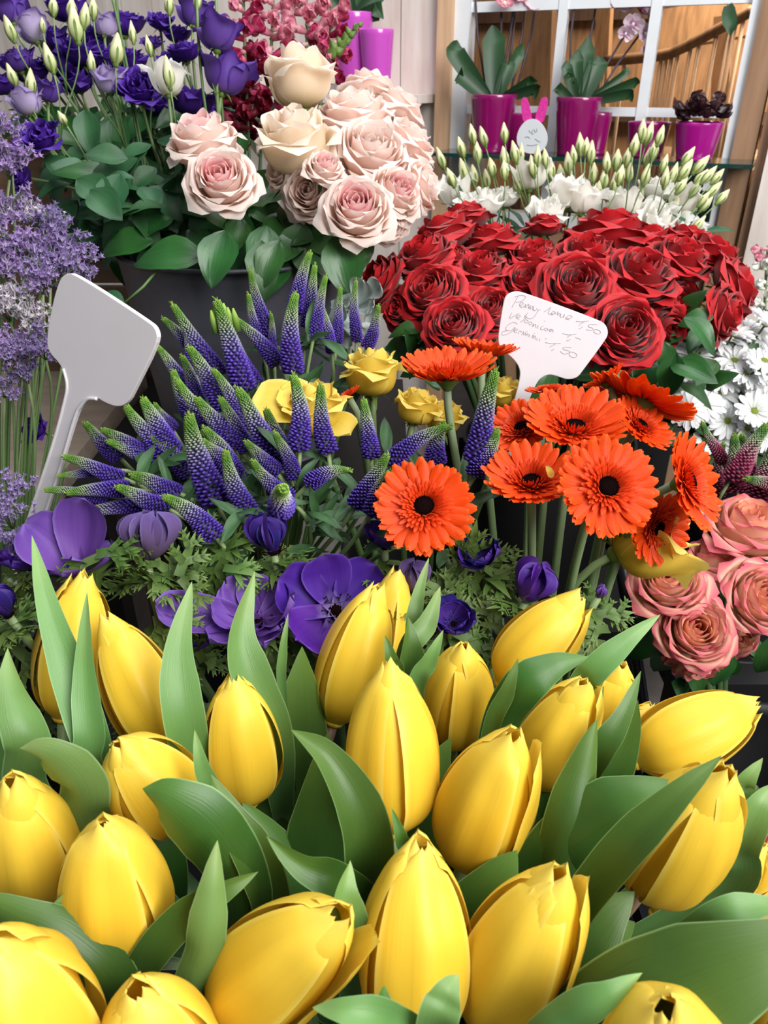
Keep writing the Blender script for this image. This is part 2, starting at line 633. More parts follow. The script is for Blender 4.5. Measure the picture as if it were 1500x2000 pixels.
# glass shelf in front of the window
SHZ = 1.35 - 0.133
ms_, nt, out = new_mat('shelf_glass')
b1 = nt.nodes.new('ShaderNodeBsdfPrincipled')
b1.inputs['Base Color'].default_value = (0.02, 0.09, 0.08, 1)
b1.inputs['Roughness'].default_value = 0.06
b1.inputs['Transmission Weight'].default_value = 0.5
nt.links.new(b1.outputs[0], out.inputs[0])
s_a, _ = on_wall(842, 298, 0)
s_b, _ = on_wall(1472, 322, 0)
sh = thing('glass_shelf', 'thin dark green glass shelf across the window carrying the magenta pots', 'shelf', wp((s_a + s_b) / 2, SHZ, 0.06))
part('shelf_board', wbox([(s_a, s_b, SHZ - 0.007, SHZ, 0.0, WO - 0.01)], 'shelf_board'), ms_, sh)
for s in (s_a + 0.06, s_b - 0.08):
    part('bracket', wbox([(s, s + 0.012, SHZ - 0.05, SHZ - 0.007, 0.03, WO + 0.01)], 'bracket'), M_WHITE, sh)

# small ledge for the lilac pots
_, z_l = on_wall(780, 186, -0.02)
s_l, _ = on_wall(796, 190, -0.02)
single('wall_ledge', wbox([(s_l - 0.5, s_l, z_l - 0.016, z_l, -0.02, WO)], 'wall_ledge'), M_WHITEWASH, 'short pale wooden ledge under the two lilac pots', 'ledge')

# ------------------------------------------------------------------ stands and tables
def table(name, label, x0, x1, y0, y1, z, mt_, leg=0.035, cat='table', th=0.03):
    t = thing(name, label, cat, ((x0 + x1) / 2, (y0 + y1) / 2, 0))
    part('table_top', world_mesh('table_top', *box(x0, x1, y0, y1, z - th, z), smooth=False), mt_, t)
    for x in (x0, x1 - leg):
        for y in (y0, y1 - leg):
            part('leg', world_mesh('leg', *box(x, x + leg, y, y + leg, 0, z - th), smooth=False), mt_, t)
    return t


TZ = 0.68
table('display_table', 'black display table under the buckets of tulips, anemones, veronica and gerberas', -0.52, 0.222, 0.06, 0.74, TZ, M_BLACK)
table('bucket_stand', 'dark stand under the big grey zinc bucket', -0.37, 0.03, 0.80, 1.18, 0.93, M_BLACK)
st_red = table('rose_stand', 'dark stand under the vase of red roses', 0.06, 0.325, 0.76, 1.06, 0.75, M_BLACK)
table('lisianthus_stand', 'dark stand under the vase of white lisianthus', 0.12, 0.56, 1.13, 1.40, 0.85, M_BLACK)
st_dai = table('daisy_stand', 'black stand under the white daisies and crimson veronica', 0.335, 0.60, 0.665, 1.02, 0.75, M_BLACK)
table('low_stool', 'low black stool under the salmon roses', 0.30, 0.52, 0.46, 0.655, 0.50, M_BLACKMETAL)
# pale boards on the lower level of the two stands
for t, x0, x1, y0, y1, z in ((st_dai, 0.335, 0.60, 0.665, 1.02, 0.58), (st_red, 0.06, 0.325, 0.76, 1.06, 0.50)):
    part('lower_shelf', world_mesh('lower_shelf', *box(x0, x1, y0, y1, z - 0.014, z), smooth=False), M_WHITEWASH, t, label='pale wooden lower shelf')
    part('shelf_lip', world_mesh('shelf_lip', *box(x0, x1, y0 - 0.012, y0, z - 0.04, z + 0.004), smooth=False), M_WHITE, t, label='white front lip')
# thin black rod frame
t = thing('flower_rack', 'thin black metal rack leg between the gerberas and the salmon roses', 'rack', tuple(P(1245, 1390, 0.90)))
a, b = P(1206, 1060, 0.76), P(1262, 1400, 0.90)
c = Vector((b.x, b.y, 0.005))
part('leg', world_mesh('rack_leg', *tube([a, (a + b) / 2 + Vector((0, 0, 0)), b, c], 0.0065, 10)), M_BLACKMETAL, t)
m1 = a.lerp(b, 0.42)
part('cross_bar', world_mesh('cross_bar', *tube([m1, m1 + Vector((0.02, 0.015, 0.004)), m1 + Vector((0.035, 0.05, 0.006))], 0.004, 8)), M_BLACKMETAL, t)

# brown boarded crate behind the sea lavender
t = thing('wooden_crate', 'weathered brown slatted crate behind the sea lavender and the blank sign', 'crate', (-0.62, 1.25, 0))
for i in range(7):
    z0 = 0.55 + i * 0.105
    part('slat', world_mesh('slat', *box(-1.15, -0.26, 1.21, 1.23, z0, z0 + 0.098), smooth=False), M_BRWOOD, t)
for x in (-1.12, -0.70, -0.30):
    part('corner_post', world_mesh('corner_post', *box(x, x + 0.035, 1.23, 1.265, 0.0, 1.29), smooth=False), M_BRWOOD, t)
t = thing('wooden_bench', 'pale beige bench top beneath the stems of the sea lavender', 'bench', (-0.75, 0.95, 0))
me = MB()
v = [(-1.1, 0.66, 0), (-0.50, 0.66, 0), (-0.385, 0.79, 0), (-0.385, 1.19, 0), (-1.1, 1.19, 0)]
vv = [(x, y, 0.91) for x, y, _ in v] + [(x, y, 0.94) for x, y, _ in v]
ff = [(4, 3, 2, 1, 0), (5, 6, 7, 8, 9)] + [(i, (i + 1) % 5, (i + 1) % 5 + 5, i + 5) for i in range(5)]
M_GREYBEIGE = wood_mat('grey_beige_board', '#a39385', '#8c7d70', along=(1.5, 10, 10))
part('bench_top', world_mesh('bench_top', vv, ff, smooth=False), M_GREYBEIGE, t)
for x, y in ((-1.08, 0.68), (-0.56, 0.70), (-1.08, 1.14), (-0.43, 1.14)):
    part('leg', world_mesh('leg', *box(x, x + 0.03, y, y + 0.03, 0, 0.91), smooth=False), M_DKWOOD, t)


def bucket(name, label, x, y, z, R, H, mt_, ribs=False, group=None):
    rb = R * 0.78
    pr = [(0.001, 0.0), (rb, 0.0)]
    n = 26
    for i in range(n + 1):
        q = i / n
        r = rb + (R - rb) * q
        if ribs:
            for c_ in (0.66, 0.72, 0.78):
                r += 0.0022 * math.exp(-((q - c_) / 0.016) ** 2)
        pr.append((r, H * q))
    pr += [(R + 0.004, H), (R + 0.004, H + 0.004), (R - 0.002, H + 0.004), (R - 0.003, H - 0.01), (rb - 0.004, 0.006), (0.001, 0.006)]
    t = thing(name, label, 'bucket', (x, y, z), group)
    part('bucket_wall', MB().add(*lathe(pr, 56)).mesh('bucket_wall'), mt_, t, pos(Vector((x, y, z))))
    return t


B = dict(tulip=(0.0, 0.25, TZ, 0.12, 0.20), anem=(-0.03, 0.465, TZ, 0.085, 0.18), ver=(-0.15, 0.64, TZ, 0.08, 0.22), ger=(0.15, 0.545, TZ, 0.058, 0.17),
         yel=(0.025, 0.665, TZ, 0.065, 0.25), lav=(-0.36, 0.52, TZ, 0.055, 0.25), red=(0.21, 0.90, 0.75, 0.105, 0.2), grey=(-0.172, 0.965, 0.93, 0.145, 0.243),
         white=(0.31, 1.25, 0.85, 0.10, 0.2), dai=(0.46, 0.90, 0.75, 0.07, 0.16), cver=(0.43, 0.74, 0.75, 0.05, 0.14), sal=(0.41, 0.56, 0.50, 0.08, 0.24))
bucket('zinc_bucket', 'big dark grey zinc bucket with three raised ribs holding the pink roses', *B['grey'], M_ZINC, True)
for k, lb in (('tulip', 'black bucket hidden beneath the yellow tulips'), ('anem', 'black bucket beneath the purple anemones'), ('ver', 'black bucket beneath the purple veronica spikes'),
              ('ger', 'black bucket beneath the orange gerberas'), ('yel', 'narrow black bucket beneath the yellow roses'), ('lav', 'narrow black bucket holding the sea lavender'),
              ('red', 'black bucket beneath the red roses'), ('white', 'black bucket beneath the white lisianthus'), ('dai', 'black bucket beneath the white daisies'),
              ('cver', 'small black bucket of crimson veronica'), ('sal', 'black bucket holding the salmon roses')):
    bucket('flower_bucket', lb, *B[k], M_BLACK, group='black flower buckets')

# ------------------------------------------------------------------ stems into buckets
def foot(key, p, spread=0.6):
    x, y, z, R, H = B[key]
    d = Vector((p.x - x, p.y - y, 0))
    if d.length > 1e-6:
        d = d.normalized() * min(d.length * 0.5, R * spread)
    a = rnd.uniform(0, 2 * PI)
    return Vector((x, y, z + 0.012)) + d * 0.6 + Vector((math.cos(a), math.sin(a), 0)) * R * 0.15


def stem_pts(p, axis, key, q, n=16, straight=0.035):
    x, y, z, R, H = B[key]
    d = Vector((p.x - x, p.y - y, 0))
    L_ = d.length
    d = d.normalized() if L_ > 1e-6 else Vector((1, 0, 0))
    rim = Vector((x, y, z + H)) + d * min(L_ * 0.8, R * 0.82)
    ax = Vector(axis).normalized()
    a = p - ax * straight
    return bez(p, a + (a - p) * 1.2, rim + Vector((0, 0, 0.06)), q.lerp(rim, 0.25), n - 3)[:] + smooth_path([q.lerp(rim, 0.25), q.lerp(rim, 0.1), q], 4)[1:]


def stem_part(t, loc, p, axis, key, q, r, mt_, r1=None, straight=0.035, name='stem'):
    pts = stem_pts(p, axis, key, q, straight=straight)
    n = len(pts)
    rad = [r + ((r1 or r) - r) * i / (n - 1) for i in range(n)]
    return part(name, world_mesh(name, *tube(about(pts, loc), rad, 8)), mt_, t, pos(loc)), pts


# ------------------------------------------------------------------ tulips
def tulip_petal(R, L, half, rs, top_r, flare, Lf, seed, nu=15, nv=26, dent=0.0):
    g = random.Random(seed)
    v = np.linspace(0, 1, nv)[:, None]
    u = np.linspace(-1, 1, nu)[None, :]
    prof = interp(v, [(0, .10), (.03, .34), (.07, .52), (.13, .71), (.21, .87), (.3, .96), (.4, 1.0), (.5, .99), (.6, .94), (.7, .85), (.8, .71), (.87, .55), (.93, .34), (1, .08 + top_r)])
    k = np.array([1, 2, 3, 2, 1.]) / 9
    prof = np.convolve(np.pad(prof[:, 0], 2, 'edge'), k, 'valid')[:, None]
    prof = prof + flare * np.clip((v - .55) / .45, 0, 1) ** 2
    r = R * prof * rs
    if rs < .95:
        r = r * (1 - .09 * v ** 1.5)
    wsh = interp(v, [(0, .20), (.08, .55), (.2, .82), (.35, .98), (.5, 1.0), (.65, .93), (.78, .80), (.87, .64), (.94, .44), (.98, .26), (1, .03)])
    wsh = np.convolve(np.pad(wsh[:, 0], 1, 'edge'), [.25, .5, .25], 'valid')[:, None]
    wsh[-1] = .02
    hw = half * R
    ang = np.clip(hw * wsh / np.maximum(r, R * .28), 0, 1.75)
    ph = g.uniform(0, 6)
    sk = g.uniform(-.12, .12)
    phi = u * ang + sk * v ** 2
    rr = r * (1 + .035 * np.exp(-(u * 4.5) ** 2) * np.sin(PI * np.clip(v * 1.02, 0, 1)) - .035 * np.exp(-((np.abs(u) - .42) * 5) ** 2) * np.sin(PI * v)
              + .02 * np.sin(3 * phi + ph + 4 * v) * v) + R * (.045 * rs * rs if rs > .95 else 0) * np.abs(u) ** 3 * np.sin(PI * np.clip(v, 0, 1)) ** .6
    if dent:
        rr = rr * (1 - dent * np.exp(-((v - .8) / .1) ** 2) * np.exp(-((u - .3) / .4) ** 2))
    z = L * (.03 + .97 * v ** 1.06) * Lf - L * .02 * (1 - v) * 0 + L * .012 * np.sin(2.5 * phi + ph) * v - L * .025 * u ** 2 * (v > .9)
    zb = np.broadcast_to(z, phi.shape)
    x = rr * np.cos(phi)
    y = rr * np.sin(phi)
    vs = np.stack([x, y, zb], -1).reshape(-1, 3)
    uv = np.stack([np.broadcast_to((u + 1) / 2, phi.shape), np.broadcast_to(v, phi.shape)], -1).reshape(-1, 2)
    return vs, gridf(nu, nv), uv


def leaf_ribbon(pts, wmax, tw0, tw1, fold, nv=30, nu=9, base_w=0.55, belly=0.45, wave=0.0, tip_w=0.0):
    """pts run from the tip to the base; fold > 0 cups the edges towards the viewer"""
    path = smooth_path(pts, nv)
    vs, uv = [], []
    for j, p in enumerate(path):
        t = j / (nv - 1)
        a = path[max(j - 1, 0)]
        b = path[min(j + 1, nv - 1)]
        tan = (b - a).normalized()
        view = (CAM - p).normalized()
        side = tan.cross(view)
        if side.length < 1e-3:
            side = RIGHT.copy()
        side.normalize()
        nrm = side.cross(tan).normalized()
        if nrm.dot(view) < 0:
            nrm = -nrm
        ang = math.radians(tw0 + (tw1 - tw0) * t)
        s2 = side * math.cos(ang) + nrm * math.sin(ang)
        n2 = nrm * math.cos(ang) - side * math.sin(ang)
        w = float(interp(t, [(0, tip_w), (.04, .16), (.12, .40), (.25, .68), (belly - .05, .94), (belly + .08, 1.0), (.8, .9), (1, base_w)])) * wmax / 2
        for i in range(nu):
            u = -1 + 2 * i / (nu - 1)
            q = p + s2 * (w * u * (1 - .12 * abs(fold) * abs(u))) + n2 * (w * fold * (abs(u) ** 1.6)) + n2 * (wave * w * math.sin(7 * t + 2.2 * u) * abs(u))
            vs.append(q)
            uv.append(((u + 1) / 2, t))
    return vs, gridf(nu, nv), uv


# tip x, tip y, base x, base y, width, turn, opening, label
TUL = [
    ('behind', 168, 1112, 122, 1412, 150, 150, .03, 0.10, 'tall yellow tulip seen between two upright leaves below the lilac anemone petals'),
    ('a', 205, 1200, 338, 1478, 150, 20, .0, 0.0, 'long yellow tulip leaning back beside the forked green leaf'),
    ('a', 455, 1312, 487, 1574, 156, 12, .0, .0, 'upright closed yellow tulip with a rounded base standing alone against dark leaves'),
    ('a', 222, 1446, 352, 1600, 182, 40, -.04, .02, 'yellow tulip with an open curled tip just above the short round tulip'),
    ('a', 196, 1590, 250, 1872, 214, -5, -.08, .0, 'short round yellow tulip with a cleft at its base'),
    ('a', 22, 1515, 92, 1775, 190, 10, .0, .02, 'yellow tulip cut by the picture edge beside the short round tulip'),
    ('a', -30, 1385, -25, 1530, 130, 10, .0, .0, 'yellow tulip almost out of the picture behind the folded blue-green leaf'),
    ('a', -20, 1830, 70, 2130, 320, 40, -.05, .0, 'very large yellow tulip dome in the lowest corner under the dark blue-green leaf'),
    ('a', 262, 1925, 360, 2180, 240, 25, .0, .04, 'yellow tulip top rising from the lower picture edge beside the huge tulip dome'),
    ('a', 678, 1776, 440, 1975, 225, -30, .02, .30, 'yellow tulip tilted sideways with one petal tip sprung open'),
    ('a', 822, 1632, 800, 2040, 225, 14, .0, .0, 'tall pointed yellow tulip standing behind two small leaf tips at the lower edge'),
    ('a', 1098, 1692, 950, 2010, 222, -35, .03, .16, 'wide yellow tulip of many overlapping petals next to the tall pointed one'),
    ('behind', 1172, 1866, 1085, 2040, 160, 38, .0, .0, 'small yellow tulip peeping out behind the wide many-petalled tulip'),
    ('a', 1008, 1425, 905, 1688, 190, -35, .02, .20, 'yellow tulip with one sharp petal tip standing off, leaning over the tall pointed tulip'),
    ('a', 765, 1290, 770, 1634, 190, 58, .03, .05, 'tall yellow tulip with a narrow inner petal showing in the middle of the bunch'),
    ('a', 742, 1138, 648, 1420, 138, 20, .0, .02, 'slim yellow tulip leaning in front of the large purple anemone'),
    ('behind', 778, 1112, 726, 1372, 124, 70, .06, .10, 'slim yellow tulip half hidden behind the one leaning over the large anemone'),
    ('a', 905, 1253, 885, 1456, 140, 30, -.02, .0, 'small closed yellow tulip with two petals meeting behind the tall middle tulip'),
    ('a', 1142, 1158, 975, 1345, 140, -30, .04, .12, 'yellow tulip reaching up towards the anemones with ragged petal tips'),
    ('a', 1145, 1325, 1035, 1530, 150, -30, .02, .14, 'yellow tulip under the broad green leaf with two pointed petals'),
    ('behind', 1215, 1292, 1145, 1440, 118, 10, .04, .06, 'yellow tulip tucked behind the upper leaves with a torn petal edge'),
    ('behind', 1272, 1372, 1190, 1500, 80, 10, .05, .06, 'tiny glimpse of a yellow tulip beyond the thin upright leaves'),
    ('a', 1482, 1372, 1228, 1488, 152, -28, .0, .06, 'yellow tulip lying almost level below the salmon roses'),
    ('a', 1420, 1500, 1252, 1740, 205, 25, .03, .02, 'big yellow tulip on a pinkish stem behind the long diagonal leaf'),
    ('behind', 1495, 1640, 1275, 1800, 150, 20, .02, .06, 'yellow tulip resting below the big one on the pinkish stem'),
    ('behind', 1590, 1690, 1410, 1790, 130, 20, .0, .0, 'yellow tulip cut off beside the pale leaf blade'),
    ('a', 1302, 1952, 1300, 2230, 290, 10, .0, .0, 'rounded top of a yellow tulip on the lower picture edge under the broadest leaf'),
    ('behind', 1050, 1945, 1015, 2110, 84, 0, .04, .08, 'thin yellow petal tip poking up beside the wide many-petalled tulip'),
    ('behind', 1545, 1920, 1500, 2100, 120, 0, .0, .0, 'sliver of yellow tulip in the lowest corner by the broadest leaf'),
]
TUL_BASES = []
for i, (kind, tx, ty, bx, by, w, rot, topr, flare, lb) in enumerate(TUL):
    ypx = (ty + by) / 2
    Rr = .0222
    d = F * 2 * Rr / w
    d = min(max(d, .235), .50)
    # rows stand at one height: nudge small ones back only a little
    want = .47 - .00019 * (ypx - 1250)
    if kind == 'behind':
        want += .035
    d = .45 * d + .55 * want
    Rr = w * d / F / 2 * .97
    perp = math.hypot(tx - bx, ty - by) * d / F
    full = 3.75 * Rr
    diff = math.sqrt(max(full ** 2 - perp ** 2, (.12 * Rr) ** 2))
    diff = min(diff, perp * .75)
    db, dt = d + diff * .4, d - diff * .6
    pb, pt = P(bx, by, db), P(tx, ty, dt)
    ax = (pt - pb)
    L_ = ax.length
    ax.normalize()
    fm = frame(ax, math.radians(rot))
    q = foot('tulip', pb)
    t = thing('yellow_tulip', lb, 'tulip', q, 'yellow tulips in the front bunch')
    g = random.Random(100 + i)
    for j in range(6):
        outer = j % 2 == 0
        me = MB()
        v, f, uv = tulip_petal(Rr, L_, (.92 if outer else 1.15), (1.02 if outer else .90), topr + g.uniform(-.03, .05), (flare * 1.9 if j == 2 else flare * .1), g.uniform(.95, 1.0) if outer else g.uniform(.97, 1.03), 31 * i + j,
                               dent=g.choice([0, .04, .08]))
        rotz(v, j * PI / 3 + g.uniform(-.1, .1))
        me.add(v, f, uv)
        part('petal', me.mesh('tulip_petal'), M_TULIP, t, pos(pb, fm))
    # receptacle
    part('receptacle', world_mesh('receptacle', *ball((0, 0, L_ * .035), Rr * .3, 10, 6, (1, 1, .5))), M_TULIP, t, pos(pb, fm))
    stem_part(t, q, pb + ax * Rr * .1, ax, 'tulip', q, .0034, M_STEM_BR if i in (2, 15, 23) else M_STEM, .0045)
    TUL_BASES.append((bx, by, t, q))

# leaves: points tip..base as (x, y, depth), width px, twist at tip/base, fold, material
TLEAF = [
    ([(62, 1045, .42), (92, 1180, .41), (140, 1330, .405), (180, 1450, .40), (205, 1560, .42)], 76, 10, -20, .25, 0),
    ([(170, 1155, .40), (166, 1300, .40), (176, 1430, .395), (190, 1530, .40)], 62, -30, 10, .3, 0),
    ([(15, 1265, .40), (28, 1350, .39), (58, 1450, .385), (78, 1580, .40)], 92, 40, -10, -.35, 0),
    ([(38, 1462, .35), (95, 1480, .35), (150, 1540, .36), (182, 1640, .38)], 118, -55, -15, -.4, 0),
    ([(375, 1135, .42), (348, 1270, .41), (358, 1400, .405), (388, 1520, .42)], 84, 0, 20, .25, 0),
    ([(497, 1115, .43), (470, 1240, .42), (495, 1340, .42), (535, 1440, .43)], 86, 35, -10, .35, 0),
    ([(563, 1197, .42), (553, 1270, .42), (552, 1360, .43)], 20, 0, 0, .3, 0),
    ([(590, 1262, .45), (588, 1400, .455), (560, 1540, .46), (520, 1680, .46)], 165, 35, -5, -.2, 1),
    ([(568, 1425, .35), (640, 1480, .345), (705, 1590, .345), (722, 1700, .355), (700, 1800, .38)], 104, 25, -25, .45, 1),
    ([(380, 1425, .37), (395, 1500, .37), (425, 1580, .38)], 38, 0, 0, .3, 0),
    ([(412, 1512, .35), (450, 1600, .345), (500, 1690, .35), (530, 1780, .37)], 92, 35, 0, .4, 1),
    ([(278, 1540, .33), (330, 1570, .325), (410, 1640, .33), (465, 1740, .35)], 150, -35, -10, -.4, 1),
    ([(425, 1640, .32), (415, 1740, .315), (400, 1850, .315), (375, 1960, .33)], 84, 20, -15, -.45, 0),
    ([(520, 1632, .335), (590, 1690, .335), (660, 1722, .34), (720, 1790, .36)], 76, -30, 30, .5, 1),
    ([(505, 1702, .33), (440, 1738, .325), (360, 1790, .325), (285, 1880, .33), (262, 1960, .34)], 74, 30, -30, .4, 1),
    ([(684, 1680, .325), (672, 1760, .32), (690, 1860, .33)], 78, 45, -10, .4, 0),
    ([(765, 1578, .335), (785, 1640, .335), (800, 1700, .34)], 34, 0, 0, .3, 1),
    ([(838, 1088, .46), (815, 1170, .455), (803, 1260, .455)], 32, 0, 20, .3, 0),
    ([(860, 1145, .45), (835, 1215, .44), (790, 1300, .44)], 46, 15, 0, .35, 0),
    ([(797, 1205, .43), (800, 1270, .43), (800, 1360, .44)], 60, 45, 0, .4, 1),
    ([(866, 1230, .42), (840, 1290, .42), (810, 1360, .43)], 38, 0, 0, .35, 0),
    ([(752, 1240, .41), (765, 1290, .41), (775, 1340, .42)], 34, 0, 0, .3, 1),
    ([(1290, 1200, .43), (1225, 1250, .425), (1160, 1310, .425), (1120, 1370, .44)], 56, 15, -10, .25, 0),
    ([(1148, 1282, .41), (1080, 1300, .405), (1015, 1350, .405), (970, 1450, .43)], 86, -15, 20, -.3, 1),
    ([(1012, 1285, .40), (990, 1350, .40), (955, 1440, .41)], 36, 20, 0, .3, 1),
    ([(1252, 1310, .41), (1215, 1400, .40), (1170, 1470, .40), (1120, 1560, .42)], 54, 10, -10, .25, 1),
    ([(1246, 1368, .42), (1220, 1440, .42), (1175, 1540, .42), (1140, 1640, .43)], 96, -15, 10, .2, 1),
    ([(1166, 1405, .37), (1140, 1500, .365), (1105, 1620, .36), (1070, 1740, .37)], 96, 30, -20, -.4, 1),
    ([(1410, 1475, .315), (1310, 1565, .315), (1200, 1680, .325), (1110, 1810, .35)], 84, 10, -25, .3, 1),
    ([(1335, 1528, .35), (1240, 1552, .35), (1160, 1600, .355), (1060, 1700, .37)], 128, -25, 20, -.25, 1),
    ([(1680, 1800, .28), (1500, 1865, .275), (1340, 1925, .28), (1200, 1985, .29), (1080, 2080, .31)], 235, 5, -20, -.22, 1),
    ([(1255, 1900, .275), (1190, 1945, .27), (1110, 1985, .275), (1020, 2060, .29)], 76, 20, -10, -.45, 0),
    ([(1560, 1775, .30), (1480, 1770, .295), (1410, 1790, .295), (1330, 1840, .31)], 66, -25, 10, .3, 0),
    ([(1512, 1530, .36), (1480, 1575, .355), (1445, 1650, .36), (1420, 1740, .38)], 74, 25, -10, .35, 0),
    ([(1490, 1480, .37), (1455, 1530, .37), (1430, 1590, .38)], 46, 15, 0, .3, 0),
    ([(610, 1968, .265), (680, 1976, .26), (760, 1996, .265), (830, 2060, .28)], 76, 15, -20, .35, 0),
    ([(895, 1903, .27), (868, 1950, .265), (845, 2030, .27)], 82, 15, 0, .3, 0),
    ([(752, 1925, .275), (748, 1960, .27), (745, 2030, .275)], 46, 40, 0, .4, 1),
    ([(-60, 1740, .32), (40, 1790, .315), (130, 1840, .315), (215, 1920, .32), (250, 2010, .34)], 120, -20, 20, -.35, 1),
    ([(130, 1740, .32), (95, 1790, .325), (40, 1850, .33), (-40, 1900, .35)], 62, 30, 0, .35, 0),
    ([(1010, 1660, .36), (960, 1740, .36), (905, 1840, .365), (860, 1960, .38)], 150, 10, 0, -.15, 1),
    ([(1240, 1740, .36), (1180, 1800, .355), (1120, 1880, .355), (1060, 1960, .37)], 130, 0, 0, -.15, 1),
    ([(300, 1500, .40), (290, 1600, .40), (310, 1700, .40), (330, 1800, .42)], 120, 20, 0, -.2, 1),
    ([(640, 1430, .42), (630, 1560, .42), (620, 1700, .42), (600, 1850, .43)], 150, -20, 10, -.2, 1),
    ([(880, 1440, .43), (830, 1560, .43), (800, 1700, .43), (780, 1850, .44)], 150, 20, 10, -.2, 1),
    ([(0, 1330, .43), (20, 1430, .43), (30, 1560, .43)], 80, 10, 10, .3, 0),
    ([(470, 1560, .42), (560, 1680, .42), (600, 1800, .42), (620, 1900, .43)], 130, 20, 10, -.2, 1),
    ([(1240, 1800, .37), (1180, 1850, .37), (1120, 1960, .38)], 120, 20, 10, -.2, 1),
    ([(760, 1680, .38), (700, 1800, .38), (670, 1950, .39)], 120, 20, 10, -.2, 1),
    ([(80, 1560, .41), (150, 1660, .41), (130, 1800, .41)], 120, 10, 10, -.2, 1),
    ([(1180, 1340, .44), (1120, 1440, .44), (1040, 1560, .44), (980, 1680, .45)], 120, 10, 10, -.2, 1),
]
for pts, w, t0, t1, fold, mk in TLEAF:
    wp_ = [P(x, y, d) for x, y, d in pts]
    bx, by = pts[-1][0], pts[-1][1]
    bi = min(TUL_BASES, key=lambda b: (b[0] - bx) ** 2 + (b[1] - by) ** 2)
    q = bi[3]
    end = q.lerp(wp_[-1], 0.35)
    tb = Vector((B['tulip'][0], B['tulip'][1], TZ + B['tulip'][4]))
    rd = (wp_[-1] - tb); rd.z = 0
    if rd.length > .085:
        rd = rd.normalized() * .085
    wp_.append((tb + rd + Vector((0, 0, .03))).lerp(wp_[-1], .3))
    dm = pts[len(pts) // 2][2]
    vs, f, uv = leaf_ribbon(wp_, w * dm / F, t0, t1, fold, nv=34, base_w=.35, belly=.42, wave=.05)
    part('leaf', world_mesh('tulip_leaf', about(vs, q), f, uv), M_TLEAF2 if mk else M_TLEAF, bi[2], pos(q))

# ------------------------------------------------------------------ roses and rose-like blooms
M_REDROSE = petal_mat('red_rose_petal', [(0, '#6a0612'), (0.5, '#920511'), (1, '#b00a16')], edge='#c4141e', edge_at=.85, streak=.05, trans=.12, rough=.5, bump=.1, var=.14, sstr=12, sheen=.25, spec=.25)
M_PINKROSE = petal_mat('pale_pink_petal', [(0, '#f6dfc2'), (0.4, '#fde0d0'), (1, '#fde2d8')], edge='#fdf0e8', edge_at=.8, streak=.03, trans=.42, rough=.5, bump=.06, var=.06, sstr=10, spec=.3)
M_PINKCORE = petal_mat('pink_heart_petal', [(0, '#e0788a'), (0.5, '#f5adb0'), (1, '#f9c6c4')], edge='#fbe0da', edge_at=.86, streak=.03, trans=.4, rough=.5, bump=.06, var=.06, sstr=10, spec=.3)
M_CREAM = petal_mat('cream_petal', [(0, '#e6d7a0'), (0.4, '#fbe8c8'), (1, '#fdead4')], edge='#fdf2e2', edge_at=.8, streak=.03, trans=.42, rough=.5, bump=.06, var=.06, sstr=10, spec=.3)
M_CREAMCORE = petal_mat('cream_heart_petal', [(0, '#e9b48c'), (0.5, '#f3cdb0'), (1, '#f6dcc6')], edge='#fae6d8', edge_at=.86, streak=.03, trans=.25, rough=.5, bump=.06, var=.06, sstr=10, spec=.3)
M_SALMON = petal_mat('salmon_petal', [(0, '#d9c49a'), (0.4, '#f8d4b8'), (0.85, '#f5bda4'), (1, '#e88e8a')], edge='#de6878', edge_at=.86, streak=.07, trans=.32, rough=.5, bump=.1, var=.1, sstr=14, spec=.3)
M_SALMONCORE = petal_mat('salmon_heart_petal', [(0, '#e07850'), (0.5, '#f6a478'), (1, '#fbc8a4')], edge='#ee8e88', edge_at=.86, streak=.07, trans=.3, rough=.5, bump=.1, var=.1, sstr=14, spec=.3)
M_YROSE = petal_mat('yellow_rose_petal', [(0, '#c9b840'), (0.35, '#f0d04c'), (1, '#f8da60')], edge='#fbe47c', edge_at=.85, streak=.08, trans=.32, rough=.5, bump=.14, var=.12, sstr=12, spec=.3)
M_SEPAL = petal_mat('green_sepal', [(0, '#6f8a3c'), (1, '#55702f')], streak=.1, trans=.1, rough=.5)
M_VIOLET = petal_mat('deep_violet_petal', [(0, '#2d1458'), (0.5, '#43207f'), (1, '#4a2590')], edge='#5b34a5', edge_at=.88, streak=.16, trans=.2, rough=.5, bump=.1, var=.16, sstr=22, spec=.25)
M_VIOLETLT = petal_mat('mid_violet_petal', [(0, '#7d63a8'), (0.4, '#6a48a4'), (1, '#62419f')], edge='#4e2f8c', edge_at=.86, streak=.14, trans=.25, rough=.5, bump=.1, var=.12, sstr=22, spec=.25)
M_LILAC = petal_mat('lilac_petal', [(0, '#d9d4cf'), (0.4, '#c3b3d6'), (1, '#b5a2cf')], edge='#8f76b8', edge_at=.85, streak=.08, trans=.28, rough=.5, bump=.08, var=.08, sstr=20, spec=.3)
M_WHITELIS = petal_mat('white_petal', [(0, '#dfe3bd'), (0.3, '#f8f5ea'), (1, '#fffdf8')], streak=.02, trans=.5, rough=.5, bump=.06, var=.05, sstr=12, spec=.3)
M_BUD = petal_mat('pale_green_bud', [(0, '#a3b568'), (0.35, '#cdd29a'), (0.75, '#e6e2b8'), (1, '#dcd69c')], streak=.08, trans=.18, rough=.5, bump=.1, var=.1, sstr=8)


